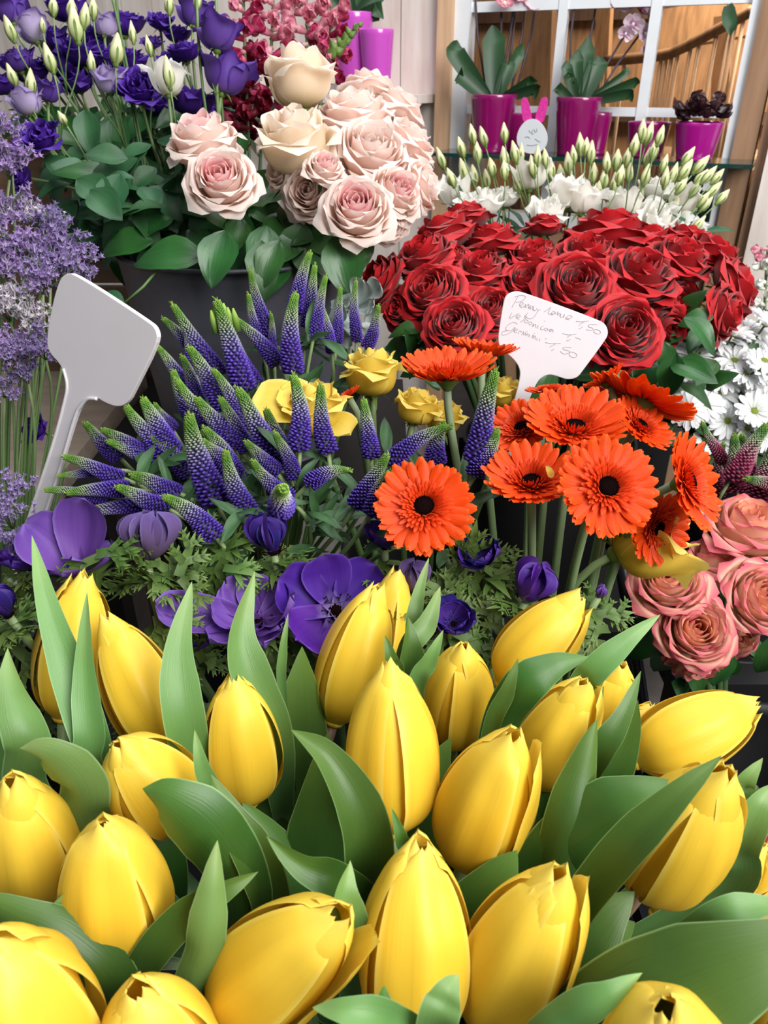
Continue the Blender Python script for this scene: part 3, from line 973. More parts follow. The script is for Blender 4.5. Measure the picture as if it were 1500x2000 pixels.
def rose_petal(rho, zt, b1, b2, hw, lip, spiral, g, nu=13, nv=14, pt=0.0, round_=.14, wave=.02):
    v = np.linspace(0, 1, nv)[:, None]
    u = np.linspace(-1, 1, nu)[None, :]
    p0, p1, p2, p3 = .06, b1, b2, rho
    h0, h1, h2, h3 = 0.0, .02, .55 * zt, zt
    r = p0 * (1 - v) ** 3 + 3 * p1 * v * (1 - v) ** 2 + 3 * p2 * v * v * (1 - v) + p3 * v ** 3
    h = h0 * (1 - v) ** 3 + 3 * h1 * v * (1 - v) ** 2 + 3 * h2 * v * v * (1 - v) + h3 * v ** 3
    k = np.clip((v - .7) / .3, 0, 1)
    side = .85 + .35 * np.abs(u) ** 2
    r = r + lip * .22 * k ** 1.7 * side
    h = h - lip * .20 * k ** 2.6 * side
    wp_ = interp(v, [(0, .45), (.3, .85), (.55, 1.0), (.75, .99), (.88, .90), (.95, .74), (1, .46)])
    ph = g.uniform(0, 6)
    phi = u * hw * wp_
    h = h - round_ * u ** 2 * v ** 2 * zt + pt * np.exp(-(u / .22) ** 2) * v ** 6
    r = r * (1 + spiral * u) + wave * np.sin(3.3 * u * PI / 2 + ph) * v ** 3 + wave * .6 * np.sin(7 * u + ph * 2) * v ** 5
    h = h + wave * .8 * np.sin(4 * u + ph) * v ** 3
    vs = np.stack([r * np.cos(phi), r * np.sin(phi), np.broadcast_to(h, phi.shape)], -1).reshape(-1, 3)
    uv = np.stack([np.broadcast_to((u + 1) / 2, phi.shape), np.broadcast_to(v, phi.shape)], -1).reshape(-1, 2)
    return vs, gridf(nu, nv), uv


ROSE_CACHE = {}


def rose_meshes(kind, seed):
    key = (kind, seed)
    if key in ROSE_CACHE:
        return ROSE_CACHE[key]
    g = random.Random(seed * 77 + len(kind))
    if kind == 'open':
        N, no, nh = 27, 8, 10
    elif kind == 'bud':
        N, no, nh = 18, 6, 7
    elif kind == 'lis':
        N, no, nh = 13, 6, 2
    elif kind == 'liscup':
        N, no, nh = 9, 5, 1
    core = MB()
    heart = MB()
    outer = []
    for i in range(N):
        t = i / (N - 1)
        a = i * 2.39996 + g.uniform(-.12, .12)
        if kind == 'open':
            rho = .045 + .80 * t ** .92
            zt = .88 + .14 * math.sin(PI * min(1, t * 1.25)) - .42 * t ** 3.2
            b1 = .25 + .55 * t
            b2 = .12 + .82 * t ** .85
            hw = math.radians(104 - 44 * t)
            lip = .12 + .85 * t ** 1.3
            sp = .10 - .06 * t
            pt, rd, wv = .05 * t, .10 + .05 * t, .012 + .022 * t
        elif kind == 'bud':
            rho = .05 + .70 * t ** .95
            zt = 1.30 + .14 * math.sin(PI * t) - .38 * t ** 2.5
            b1 = .35 + .45 * t
            b2 = .16 + .56 * t ** .7
            hw = math.radians(105 - 40 * t)
            lip = .12 + 1.15 * t ** 1.5
            sp = .12 - .06 * t
            pt, rd, wv = .07 * t, .12, .015 + .04 * t
        elif kind == 'lis':
            rho = .10 + .75 * t
            zt = .95 - .15 * t
            b1 = .35 + .3 * t
            b2 = .25 + .6 * t
            hw = math.radians(95 - 38 * t)
            lip = .1 + .7 * t
            sp, pt, rd, wv = .1, .0, .16, .05 + .07 * t
        else:
            rho = .16 + .66 * t
            zt = 1.30 + g.uniform(-.12, .1) - .1 * t
            b1 = .45 + .25 * t
            b2 = .25 + .48 * t
            hw = math.radians(84 - 26 * t)
            lip = .15 + .75 * t
            sp, pt, rd, wv = .12, .08, .20, .05 + .03 * t
        v, f, uv = rose_petal(rho, zt, b1, b2, hw, lip, sp, g, pt=pt, round_=rd, wave=wv)
        rotz(v, a)
        # lean of single petals
        v[:, 0] += g.uniform(-.012, .012)
        v[:, 1] += g.uniform(-.012, .012)
        if i < N - no:
            (heart if i < nh else core).add(v, f, uv)
        else:
            outer.append(MB().add(v, f, uv).mesh('outer_petal'))
    cal = MB()
    cal.add(*ball((0, 0, .0), .16, 10, 6, (1, 1, .9)))
    for k in range(5):
        a = 2 * PI * k / 5 + g.uniform(-.2, .2)
        n = 7
        vs, uv = [], []
        dr = g.uniform(-.3, .15)
        for j in range(n):
            q = j / (n - 1)
            w = .09 * (1 - q) ** .7 + .004
            r = .1 + .42 * q
            z = .02 + (.1 + dr) * q - .25 * q * q * (1 if dr < 0 else -.6)
            for s in (-1, 0, 1):
                vs.append((r * math.cos(a) - s * w * math.sin(a), r * math.sin(a) + s * w * math.cos(a), z + .01 * abs(s)))
                uv.append(((s + 1) / 2, q))
        cal.add(vs, gridf(3, n), uv)
    out = (core.mesh('inner_petals'), outer, cal.mesh('calyx'), heart.mesh('heart_petals'))
    ROSE_CACHE[key] = out
    return out


def ovate(L_, W_, seed, nu=7, nv=13, tip=1.0):
    """leaf blade along +x, base at the origin"""
    g = random.Random(seed)
    droop, cup, tw = g.uniform(.05, .45), g.uniform(.1, .4), g.uniform(-.4, .4)
    vs, uv = [], []
    for j in range(nv):
        q = j / (nv - 1)
        w = float(interp(q, [(0, .06), (.08, .40), (.25, .84), (.42, 1), (.6, .9), (.78, .62), (.9, .33), (1, .0)])) * W_ / 2
        for i in range(nu):
            u = -1 + 2 * i / (nu - 1)
            ww = w * (1 + .05 * math.sin(q * 38 + (3 if u > 0 else 0)) * abs(u))
            z = -droop * L_ * q * q + cup * ww * abs(u) ** 1.4 + tw * ww * u * q + .02 * L_ * math.sin(9 * q + 3 * u) * abs(u)
            vs.append((L_ * q, ww * u, z))
            uv.append(((u + 1) / 2, q))
    return vs, gridf(nu, nv), uv


def leaf_meshes(n, ratio, seed):
    return [MB().add(*ovate(1.0, ratio * random.Random(seed + i).uniform(.85, 1.15), seed + i)).mesh('leaf') for i in range(n)]


LEAF_ROUND = leaf_meshes(5, .72, 10)
LEAF_OVAL = leaf_meshes(5, .55, 20)
LEAF_LANCE = leaf_meshes(5, .24, 30)


def put_leaf(t, p, direction, size, meshes, mt_, facing=None, k=None):
    """leaf blade from p along direction, its face turned to 'facing'"""
    x = Vector(direction).normalized()
    n = Vector(facing) if facing is not None else Vector((0, 0, 1))
    z = n - x * n.dot(x)
    if z.length < .1:
        z = UP - x * UP.dot(x)
    z.normalize()
    y = z.cross(x)
    R3 = Matrix((x, y, z)).transposed()
    me = meshes[k % len(meshes) if k is not None else rnd.randrange(len(meshes))]
    return part('leaf', me, mt_, t, pos(p, R3, (size, size, size)))


def rose(name, label, cat, group, key, x, y, d, w, axis, kind, seed, core_m, out_m, roll=0.0, stem_r=.0025, stem_m=None, zs=1.0, stem=True, t=None, q=None, as_part=False, sepal_m=None, hc=.55):
    """a bloom whose middle is seen at pixel x, y; w = its width in px"""
    R = w * d / F / 2 / (1.0 if kind in ('open', 'lis') else .86)
    ax = CV(axis)
    c = P(x, y, d)
    H_ = hc * (1.0 if kind in ('open', 'lis') else 1.35)
    base = c - ax * R * H_ * zs
    if q is None:
        q = foot(key, base)
    if t is None:
        t = thing(name, label, cat, q, group)
    core, outer, cal, heart = rose_meshes(kind, seed)
    M_ = pos(base, frame(ax, roll), (R, R, R * zs))
    host = t
    if as_part:
        host = part('bloom', core, out_m, t, M_)
        part('heart_petals', heart, core_m, host, M_)
    else:
        part('inner_petals', core, out_m, t, M_)
        part('heart_petals', heart, core_m, t, M_)
    for o in outer:
        part('outer_petal', o, out_m, host, M_)
    part('calyx', cal, sepal_m or M_SEPAL, host, M_)
    pts = None
    if stem:
        _, pts = stem_part(t, q, base, ax, key, q, stem_r, stem_m or M_STEM_DK, stem_r * 1.3)
    return t, base, q, pts, R


# ------------------------------------------------------------------ red roses
RED = [
    (865, 437, .98, 132, (-.25, .93, .25), 'open', 'red rose at the top of the red bunch, first beyond the pale pink roses'),
    (958, 452, .98, 122, (-.1, .9, .3), 'open', 'uppermost red rose seen from the side, second beyond the pale pink roses'),
    (1052, 478, 1.0, 96, (0, .85, .5), 'open', 'small red rose at the back of the bunch below the white lisianthus stems'),
    (1188, 436, 1.0, 168, (.05, .93, .25), 'open', 'wide flat red rose topping the middle of the red bunch'),
    (738, 545, .90, 108, (-.75, .35, .45), 'open', 'dark red rose at the outer edge of the bunch next to the veronica spikes'),
    (826, 492, .92, 116, (-.4, .7, .55), 'open', 'red rose between the dark edge rose and the uppermost ones'),
    (838, 566, .86, 122, (-.3, .35, .85), 'open', 'red rose facing outwards just above the yellow roses'),
    (885, 486, .93, 66, (-.15, .6, .75), 'open', 'smallest red rose, squeezed between bigger blooms'),
    (938, 522, .90, 108, (-.15, .72, .6), 'open', 'cup-shaped red rose seen from above with tall sides'),
    (1040, 500, .95, 100, (0, .75, .6), 'open', 'red rose right above the small one over the written sign'),
    (1030, 548, .88, 104, (0, .5, .8), 'open', 'small round red rose directly above the written price sign'),
    (1148, 480, .94, 132, (.05, .7, .6), 'open', 'red rose with a bright heart behind the biggest round bloom'),
    (1128, 555, .84, 146, (0, .32, .9), 'open', 'big round red rose facing the viewer above the sign corner'),
    (1255, 530, .88, 142, (.15, .6, .7), 'open', 'large red rose with broad curling petals, between the big round one and the bunch edge'),
    (1335, 500, .92, 122, (.3, .68, .6), 'open', 'red rose with many fine ruffled petals near the sloping edge'),
    (1398, 492, .96, 116, (.45, .7, .45), 'open', 'red rose on the sloping outline of the bunch by the door trim'),
    (1224, 640, .80, 140, (.12, .2, .95), 'open', 'lowest big red rose turned fully to the viewer beside the sign'),
    (886, 632, .82, 114, (-.2, .25, .9), 'open', 'lowest red rose just above the upper orange gerberas'),
    (1322, 588, .92, 124, (.35, .05, .8), 'open', 'dark red rose in shade under the ruffled ones'),
    (1440, 560, .93, 126, (.85, .25, .35), 'open', 'red rose seen from the side at the outermost tip of the bunch'),
    (1418, 612, .90, 112, (.7, -.15, .5), 'open', 'dark red rose seen from beneath above the white daisies'),
    (958, 600, .86, 96, (-.05, .3, .8), 'open', 'red rose half hidden behind the written price sign'),
    (1340, 452, .99, 104, (.25, .85, .3), 'open', 'bright red rose at the back by the end of the white lisianthus'),
    (1062, 425, 1.02, 78, (0, .9, .2), 'open', 'flat red rose far at the back under the white petals'),
    (782, 602, .88, 88, (-.55, .0, .6), 'open', 'deep red rose turned away beneath the dark edge rose'),
    (1200, 690, .83, 78, (.0, -.3, .7), 'bud', 'red rosebud hanging under the lowest big red rose'),
    (1300, 640, .90, 80, (.3, -.3, .6), 'bud', 'small dark red rose under the shaded one, showing thin sepals'),
    (905, 410, 1.02, 100, (-.2, .9, .1), 'open', 'rearmost red rose whose rim shows behind the two upper edge roses'),
    (1090, 590, .88, 90, (0, .2, .8), 'open', 'red rose in shadow behind the top edge of the sign'),
    (1262, 450, 1.0, 110, (.1, .9, .3), 'open', 'red rose at the back between the wide flat one and the ruffled one'),
]
RED_T = []
for i, (x, y, d, w, ax, kind, lb) in enumerate(RED):
    RED_T.append(rose('red_rose', lb, 'rose', 'red roses in the big bunch', 'red', x, y + (12 if y < 490 else 0), d, w * (1.12 if y < 490 else 1.2), ax, kind, i % 5, M_REDROSE, M_REDROSE, roll=i * 1.3, stem_r=.003, stem_m=M_STEM_DK, zs=.95 if kind == 'open' else .9))
# foliage of the red roses
for i in range(58):
    if i < 34:
        x, y, d = rnd.uniform(1230, 1400), rnd.uniform(600, 770), rnd.uniform(.84, .98)
    elif i < 46:
        x, y, d = rnd.uniform(790, 900), rnd.uniform(640, 720), rnd.uniform(.84, .92)
    else:
        x, y, d = rnd.uniform(1000, 1240), rnd.uniform(700, 790), rnd.uniform(.78, .92)
    p = P(x, y, d)
    host = min(RED_T, key=lambda r: (r[1] - p).length)
    put_leaf(host[0], p, CV((rnd.uniform(-1, 1), rnd.uniform(-1, .3), rnd.uniform(-.2, .6))), rnd.uniform(.035, .055), LEAF_OVAL, M_RLEAF, CV((rnd.uniform(-.4, .4), .5, .9)))

# ------------------------------------------------------------------ pale pink roses in the zinc bucket
PK = [
    (392, 262, .80, 134, (-.15, .68, .62), 'open', 0, 'pale pink rose with outward rolled petals standing above the round one at the bunch edge', 1.1),
    (430, 345, .76, 142, (.05, .22, .95), 'open', 0, 'round pale pink rose with a pink swirled heart above the zinc bucket', 1),
    (583, 146, .86, 116, (-.05, .93, .25), 'bud', 1, 'cream rosebud standing highest of the pale roses against the snapdragons', 1),
    (574, 268, .80, 134, (-.1, .72, .6), 'bud', 1, 'big cream rose with a swirled heart and tall sides in the middle of the bunch', .95),
    (690, 212, .86, 140, (-.05, .75, .55), 'open', 2, 'pale pink rose behind the big cream one with its heart turned up', 1),
    (728, 290, .82, 148, (.25, .4, .85), 'open', 2, 'large pale pink rose with a small deep pink heart', 1),
    (634, 325, .77, 74, (.2, .5, .8), 'open', 3, 'small pink rose pressed under the big cream rose', 1.2),
    (603, 372, .80, 108, (-.15, -.1, .6), 'open', 2, 'pale rose seen from beneath under the small pink one', 1),
    (697, 402, .74, 146, (.02, .25, .95), 'open', 3, 'pinkest rose, turned to the viewer, lowest in the pale bunch', 1.1),
    (778, 372, .79, 106, (.5, .2, .75), 'open', 3, 'pink rose half turned away beside the pinkest one', 1.1),
    (800, 268, .86, 112, (.5, .7, .4), 'open', 2, 'pale rose with pointed petals at the upper outline over the red roses', 1),
    (832, 362, .84, 92, (.85, .15, .35), 'open', 2, 'pale pink rose facing sideways at the outermost edge near the white buds', 1),
    (720, 172, .92, 104, (.1, .93, .1), 'open', 2, 'pale rose at the back just under the lilac pots', 1),
    (775, 208, .92, 112, (.35, .85, .2), 'open', 2, 'sunlit pale rose on the upper slope of the bunch', 1),
    (764, 434, .80, 84, (.3, -.5, .6), 'open', 2, 'pale petals of a rose seen from beneath, over the red roses', 1),
    (545, 330, .82, 72, (-.55, .1, .6), 'open', 2, 'creamy ruffled rose turned away below the big cream rose', 1),
    (650, 268, .87, 110, (-.1, .6, .5), 'open', 2, 'pale rose filling the gap between the cream one and the large pink one', 1),
    (420, 295, .84, 120, (.4, .2, .6), 'open', 2, 'greenish white outer rose behind the two roses at the bunch edge', 1),
]
PKM = [(M_PINKCORE, M_PINKROSE), (M_CREAMCORE, M_CREAM), (M_PINKROSE, M_PINKROSE), (M_PINKCORE, M_PINKROSE)]
GREY_T = []
for i, (x, y, d, w, ax, kind, mk, lb, zs) in enumerate(PK):
    GREY_T.append(rose('pink_rose', lb, 'rose', 'pale pink and cream roses', 'grey', x, y, d, w * (1.08 if i in (1, 8) else 1.2), ax, kind, i % 4 + 5, PKM[mk][0], PKM[mk][1], roll=i * 1.7, stem_r=.003, stem_m=M_STEM_DK, zs=zs))

# ------------------------------------------------------------------ salmon roses
SAL = [
    (1465, 1022, .74, 150, (.1, .75, .6), 'open', 'pale salmon rose with blush rims just beyond the last gerbera'),
    (1306, 1132, .68, 130, (-.2, .55, .75), 'open', 'dusky salmon rose directly under the yellow rose petals'),
    (1396, 1094, .75, 92, (.1, .75, .3), 'bud', 'half open salmon bud with bright pink tips between the upper roses'),
    (1362, 1228, .67, 134, (-.05, .35, .9), 'open', 'big salmon rose with a peach heart, lowest of the salmon bunch'),
    (1492, 1165, .69, 134, (.2, .3, .9), 'open', 'salmon rose with a strong pink heart cut by the picture edge'),
    (1360, 1295, .69, 110, (0, -.75, .4), 'open', 'drooping cream petals with pink rims beneath the big salmon rose'),
    (1440, 1245, .76, 96, (.1, -.2, .6), 'open', 'orange-tinted salmon rose in shade between two bigger ones'),
    (1290, 1168, .76, 104, (-.5, -.2, .5), 'open', 'shaded brownish salmon rose under the dusky one'),
    (1520, 1655, .60, 110, (0, .3, .8), 'open', 'red-rimmed cream rose peeping out beyond the big tulips'),
    (1490, 1975, .50, 130, (0, .5, .8), 'open', 'cream rose with crimson rims in the lowest corner beyond the tulips'),
]
for i, (x, y, d, w, ax, kind, lb) in enumerate(SAL):
    tt = rose('salmon_rose', lb, 'rose', 'salmon pink roses', 'sal', x, y, d, w * 1.24, ax, kind, i % 4 + 9, M_SALMONCORE, M_SALMON, roll=i * 1.1, stem_r=.003, stem_m=M_STEM_DK)
    for k in range(5):
        p = tt[1] + CV((rnd.uniform(-.5, 1), rnd.uniform(-1, -.2), -.4)) * rnd.uniform(.01, .05)
        put_leaf(tt[0], p, CV((rnd.uniform(-.4, 1), rnd.uniform(-1, .1), rnd.uniform(-.6, 0))), rnd.uniform(.035, .05), LEAF_OVAL, M_RLEAF, CV((0, .4, 1)))

# ------------------------------------------------------------------ yellow roses
YEL = [
    (612, 792, .64, 130, (-.15, .85, .35), 'bud', 'yel', 'yellow rose behind two veronica spikes, one outer petal stretched out'),
    (728, 722, .70, 118, (.0, .85, .2), 'bud', 'yel', 'ruffled pale yellow rose on a thick green stem beside the first gerbera'),
    (815, 790, .70, 90, (.2, .8, .2), 'bud', 'yel', 'shaded yellow rose beneath the first flat gerbera'),
    (870, 812, .72, 80, (.1, .8, .3), 'bud', 'yel', 'dim yellow rose deep behind the gerbera stems'),
    (1278, 1048, .575, 190, (.66, .32, .15), 'liscup', 'ger', 'yellow rose with soft open petals underneath the gerberas'),
    (985, 762, .68, 74, (0, .85, .3), 'bud', 'yel', 'yellow rose showing just below the stem of the written sign'),
]
YEL_T = []
for i, (x, y, d, w, ax, kind, key, lb) in enumerate(YEL):
    YEL_T.append(rose('yellow_rose', lb, 'rose', 'yellow roses', key, x, y, d, w, ax, kind, i % 3 + 13, M_YROSE, M_YROSE, roll=i * 2.1 + .6, stem_r=.003, stem_m=M_STEM))
# the petal stretched out of the first yellow rose
rr_ = YEL_T[0][4]
for dr, fc, ln in (((-1, .12, .1), (0, .6, .8), 1.75), ((-.75, .5, .0), (.2, .5, .8), 1.25), ((.6, -.4, .3), (.3, .5, .8), 1.1)):
    x_ = CV(dr)
    z_ = CV(fc)
    z_ = (z_ - x_ * z_.dot(x_)).normalized()
    v, f, uv = strap(0, 1, .9, .0, .12, .12, nu=9, nv=12, tipw=.08, cup=.12)
    part('outer_petal', MB().add(v, f, uv).mesh('outer_petal'), M_YROSE, YEL_T[0][0], pos(YEL_T[0][1] + UP * rr_ * .35, Matrix((x_, z_.cross(x_), z_)).transposed(), (rr_ * ln,) * 3))

# ------------------------------------------------------------------ gerberas
M_GER = petal_mat('gerbera_petal', [(0, '#b8300a'), (0.25, '#e24008'), (1, '#ec4c0a')], edge='#f46018', edge_at=.9, streak=.09, trans=.2, rough=.5, bump=.3, var=.07, sstr=7, spec=.25)
M_GER2 = petal_mat('gerbera_inner', [(0, '#a82a10'), (0.5, '#dc3a10'), (1, '#ee5420')], streak=.09, trans=.15, rough=.5, bump=.2, var=.07, sstr=7, spec=.25)
M_EYE = plain_mat('dark_eye', '#0b0507', rough=1.0, spec=.05, color2='#1c0a08', scale=900)


def gerbera_meshes(seed, dish):
    g = random.Random(seed)
    ray = MB()
    for ring, (n, r1, w) in enumerate(((26, 1.0, .235), (22, .93, .225))):
        for k in range(n):
            a = 2 * PI * (k + .5 * ring) / n + g.uniform(-.05, .05)
            v, f, uv = strap(.22, r1 * g.uniform(.92, 1.03), w * g.uniform(.85, 1.1), .03 + .03 * ring, dish + .03 + .05 * ring + g.uniform(-.06, .05), -.05 + g.uniform(-.03, .03), cup=-.16)
            rotz(v, a)
            ray.add(v, f, uv)
    inner = MB()
    for ring, (n, r0, r1, w, zz) in enumerate(((34, .22, .56, .085, .14), (34, .2, .46, .07, .19), (34, .18, .36, .055, .21), (30, .15, .27, .045, .2))):
        for k in range(n):
            a = 2 * PI * k / n + g.uniform(-.08, .08)
            v, f, uv = strap(r0, r1 * g.uniform(.88, 1.1), w, .05, zz + dish * .3 + g.uniform(-.02, .03), -.01, nu=3, nv=5, cup=-.2)
            rotz(v, a)
            inner.add(v, f, uv)
    eye = MB()
    eye.add(*ball((0, 0, .08), .2, 20, 8, (1, 1, .35)))
    for k in range(150):
        rr = .2 * math.sqrt(k / 150)
        a = k * 2.4
        c = (rr * math.cos(a), rr * math.sin(a), .13 - .03 * (rr / .2) ** 2)
        eye.add(*ball(c, .016, 5, 3, (1, 1, 2.2)))
    cal = MB()
    pr = [(.02, -.32), (.07, -.3), (.14, -.2), (.24, -.08), (.30, .0), (.28, .03)]
    cal.add(*lathe(pr, 20))
    return ray.mesh('ray_petals'), inner.mesh('inner_petals'), eye.mesh('eye'), cal.mesh('calyx')


GERM = [gerbera_meshes(1, .10), gerbera_meshes(2, .34), gerbera_meshes(3, .2)]
M_GSTEM = petal_mat('gerbera_stem', [(0, '#8a9a78'), (0.4, '#6f8a5a'), (1, '#4d6a3c')], streak=.08, trans=.0, rough=.55, bump=.12, sstr=5)
GER = [
    (874, 735, .58, 190, (-.02, .83, .42), 1, 'flat-lying orange gerbera above two short stems, beside the pale yellow rose'),
    (945, 692, .64, 132, (.1, .9, .28), 1, 'smaller orange gerbera behind the flat one, touching the sign'),
    (828, 990, .50, 204, (-.05, .32, .9), 0, 'single orange gerbera facing the viewer in front of the veronica and above the large anemone'),
    (1020, 838, .56, 150, (-.35, .55, .65), 2, 'orange gerbera at the side of the cluster behind the tall veronica spike'),
    (1122, 838, .55, 208, (-.02, .68, .62), 1, 'broad orange gerbera at the top of the cluster, its eye half covered'),
    (1038, 944, .51, 194, (-.12, .70, .6), 1, 'cup-shaped orange gerbera holding a fallen yellow petal'),
    (1186, 952, .47, 210, (.08, .22, .95), 0, 'largest orange gerbera turned fully to the viewer in the middle of the cluster'),
    (1342, 942, .52, 206, (.72, .2, .68), 2, 'orange gerbera turned towards the daisies at the end of the cluster'),
    (1250, 832, .58, 140, (.35, .5, .6), 2, 'orange gerbera mostly hidden behind the largest one'),
    (1252, 782, .60, 222, (.42, .92, .0), 0, 'orange gerbera seen edge-on from beneath at the rear of the cluster'),
    (1282, 1030, .55, 150, (.35, -.2, .8), 2, 'shaded orange gerbera beneath the largest one, over the yellow rose'),
    (1072, 762, .62, 96, (-.1, .9, .2), 0, 'little sliver of orange gerbera by the stem of the written sign'),
    (678, 772, .66, 60, (-.5, .7, .3), 0, 'orange petals of a gerbera peeping out between the two yellow roses'),
    (1185, 745, .60, 90, (-.5, .85, .0), 1, 'orange gerbera edge sticking up behind the cluster below the lowest big red rose'),
]
for i, (x, y, d, w, ax, k, lb) in enumerate(GER):
    R = w * d / F / 2
    a = CV(ax)
    c = P(x, y, d)
    base = c - a * R * .30
    key = 'yel' if i == 12 else 'ger'
    q = foot(key, base)
    t = thing('orange_gerbera', lb, 'gerbera', q, 'orange gerberas')
    M_ = pos(base + a * R * .28, frame(a, i * .7), (R, R, R))
    ms4 = GERM[k]
    part('ray_petals', ms4[0], M_GER, t, M_)
    part('inner_petals', ms4[1], M_GER2, t, M_)
    part('eye', ms4[2], M_EYE, t, M_, label='black eye')
    part('calyx', ms4[3], M_SEPAL, t, M_)
    stem_part(t, q, base, a, key, q, .0031, M_GSTEM, .0036, straight=.02)
# fallen petal in a gerbera
fp = P(1072, 922, .495)
v, f, uv = strap(-.5, .5, .62, 0, 0, .12, tipw=.3)
single('fallen_petal', MB().add(v, f, uv).mesh('fallen_petal'), M_YROSE, 'single small pale yellow petal lying on the cup-shaped gerbera', 'petal',
       M=pos(fp, frame(CV((.2, .3, .9)), .9), (.0085, .0085, .0085)))

# ------------------------------------------------------------------ veronica
M_VER = new_mat('veronica_floret')
def veronica_mat(name, tipc, mid, base_c, dark, white, bright='#5a44a4'):
    m, nt, out = new_mat(name)
    N, L = nt.nodes, nt.links
    uv = N.new('ShaderNodeUVMap')
    sep = N.new('ShaderNodeSeparateXYZ'); L.new(uv.outputs[0], sep.inputs[0])
    r1 = ramp_node(nt, [(0, dark), (.35, base_c), (.55, mid), (.70, '#4d5f48'), (.84, tipc), (1, tipc)])
    r2 = ramp_node(nt, [(0, base_c), (.36, bright), (.52, white), (.70, '#a3b08c'), (.86, tipc), (1, '#86a840')])
    L.new(sep.outputs['Y'], r1.inputs[0]); L.new(sep.outputs['Y'], r2.inputs[0])
    mx = N.new('ShaderNodeMixRGB')
    st = N.new('ShaderNodeMapRange'); st.inputs[1].default_value = .55; st.inputs[2].default_value = .95
    L.new(sep.outputs['X'], st.inputs[0]); L.new(st.outputs[0], mx.inputs[0])
    L.new(r1.outputs[0], mx.inputs[1]); L.new(r2.outputs[0], mx.inputs[2])
    oi = N.new('ShaderNodeObjectInfo')
    hs = N.new('ShaderNodeHueSaturation')
    ma = N.new('ShaderNodeMath'); ma.operation = 'MULTIPLY_ADD'; ma.inputs[1].default_value = .35; ma.inputs[2].default_value = .85
    L.new(oi.outputs['Random'], ma.inputs[0]); L.new(ma.outputs[0], hs.inputs['Value']); L.new(mx.outputs[0], hs.inputs['Color'])
    b = N.new('ShaderNodeBsdfPrincipled'); b.inputs['Roughness'].default_value = .5; b.inputs['Specular IOR Level'].default_value = .35
    L.new(hs.outputs[0], b.inputs['Base Color']); L.new(b.outputs[0], out.inputs[0])
    return m


M_VER = veronica_mat('veronica_floret', '#557f2e', '#4c3d78', '#43298a', '#30196c', '#918bb0')
M_VER2 = veronica_mat('crimson_veronica_floret', '#3f6a30', '#7a4558', '#823050', '#5a1f3a', '#b08a90', '#96405c')


def spike_meshes(seed, bend, claws=False):
    g = random.Random(seed)
    Ln = 7.4

    def axis_pt(s):
        return np.array([bend * Ln * (s ** 2.2) * .3, 0.15 * math.sin(s * 5 + seed), Ln * s * (1 - abs(bend) * .12 * s * s)])

    def env(s):
        return .20 + .66 * max(0.0, 1 - max(0.0, s - .22) / .80) ** .85

    mb = MB()
    s, k = 0.0, 0
    while s < .985:
        e = env(s) * (.72 + .28 * min(1, s / .08))
        bl = .42 * (1 - .58 * s)
        c = axis_pt(s)
        a = k * 2.39996 + g.uniform(-.1, .1)
        u_ = np.array([math.cos(a), math.sin(a), 0])
        out = u_ * .93 + np.array([0, 0, .2 + .75 * s])
        out = out / np.linalg.norm(out)
        side = np.cross(out, [0, 0, 1]); side /= np.linalg.norm(side)
        up = np.cross(side, out)
        b0 = c + u_ * e * .50
        rw = bl * .42 * g.uniform(.85, 1.1)
        vs, uvs = [], []
        for j, (q, w) in enumerate(((0, .55), (.45, 1.0), (.8, .8), (1.0, .25))):
            for m_ in range(6):
                t_ = 2 * PI * m_ / 6
                vs.append(b0 + out * (bl * 1.25 * q) + (side * math.cos(t_) + up * math.sin(t_)) * rw * w)
                uvs.append((q, s))
        f = gridf(6, 4, True) + [(18, 19, 20, 21, 22, 23)]
        mb.add(vs, f, uvs)
        s += .0037 * (bl / .42) ** 1.35 * 1.2
        k += 1
    core = MB()
    n = 16
    pts = [Vector(axis_pt(i / (n - 1))) for i in range(n)]
    core.add(*tube(pts, [env(i / (n - 1)) * .58 for i in range(n)], 10))
    v = core.v[0]
    tipm = MB()
    pts = [Vector(axis_pt(x)) for x in (.80, .86, .92, .97, 1.0, 1.03)]
    tipm.add(*tube(pts, [.24, .25, .22, .16, .10, .02], 8))
    for q in range(14):
        a = q * 2.4
        c = axis_pt(.9 + .008 * q)
        vv, f, uv = strap(0, .42, .12, 0, .1, 0, nu=3, nv=4, tipw=.05)
        vv[:, 0], vv[:, 2] = vv[:, 0] * .45, vv[:, 0] * .9 + vv[:, 2]
        rotz(vv, a)
        tipm.add(vv + c, f, uv)
    return mb.mesh('floret_spike'), core.mesh('spike_core'), tipm.mesh('spike_tip'), Ln


SPK = [spike_meshes(1, 0.0), spike_meshes(2, .35), spike_meshes(3, -.3), spike_meshes(4, .7)]
M_VTIP = petal_mat('veronica_tip', [(0, '#587d30'), (1, '#98b84e')], streak=.1, trans=.1, rough=.5)
M_VCORE = plain_mat('veronica_core', '#4a4a68', rough=.7, color2='#2f2850', scale=200)
M_VCORE2 = plain_mat('crimson_veronica_core', '#5a2a3c', rough=.7, color2='#3a1a2a', scale=200)


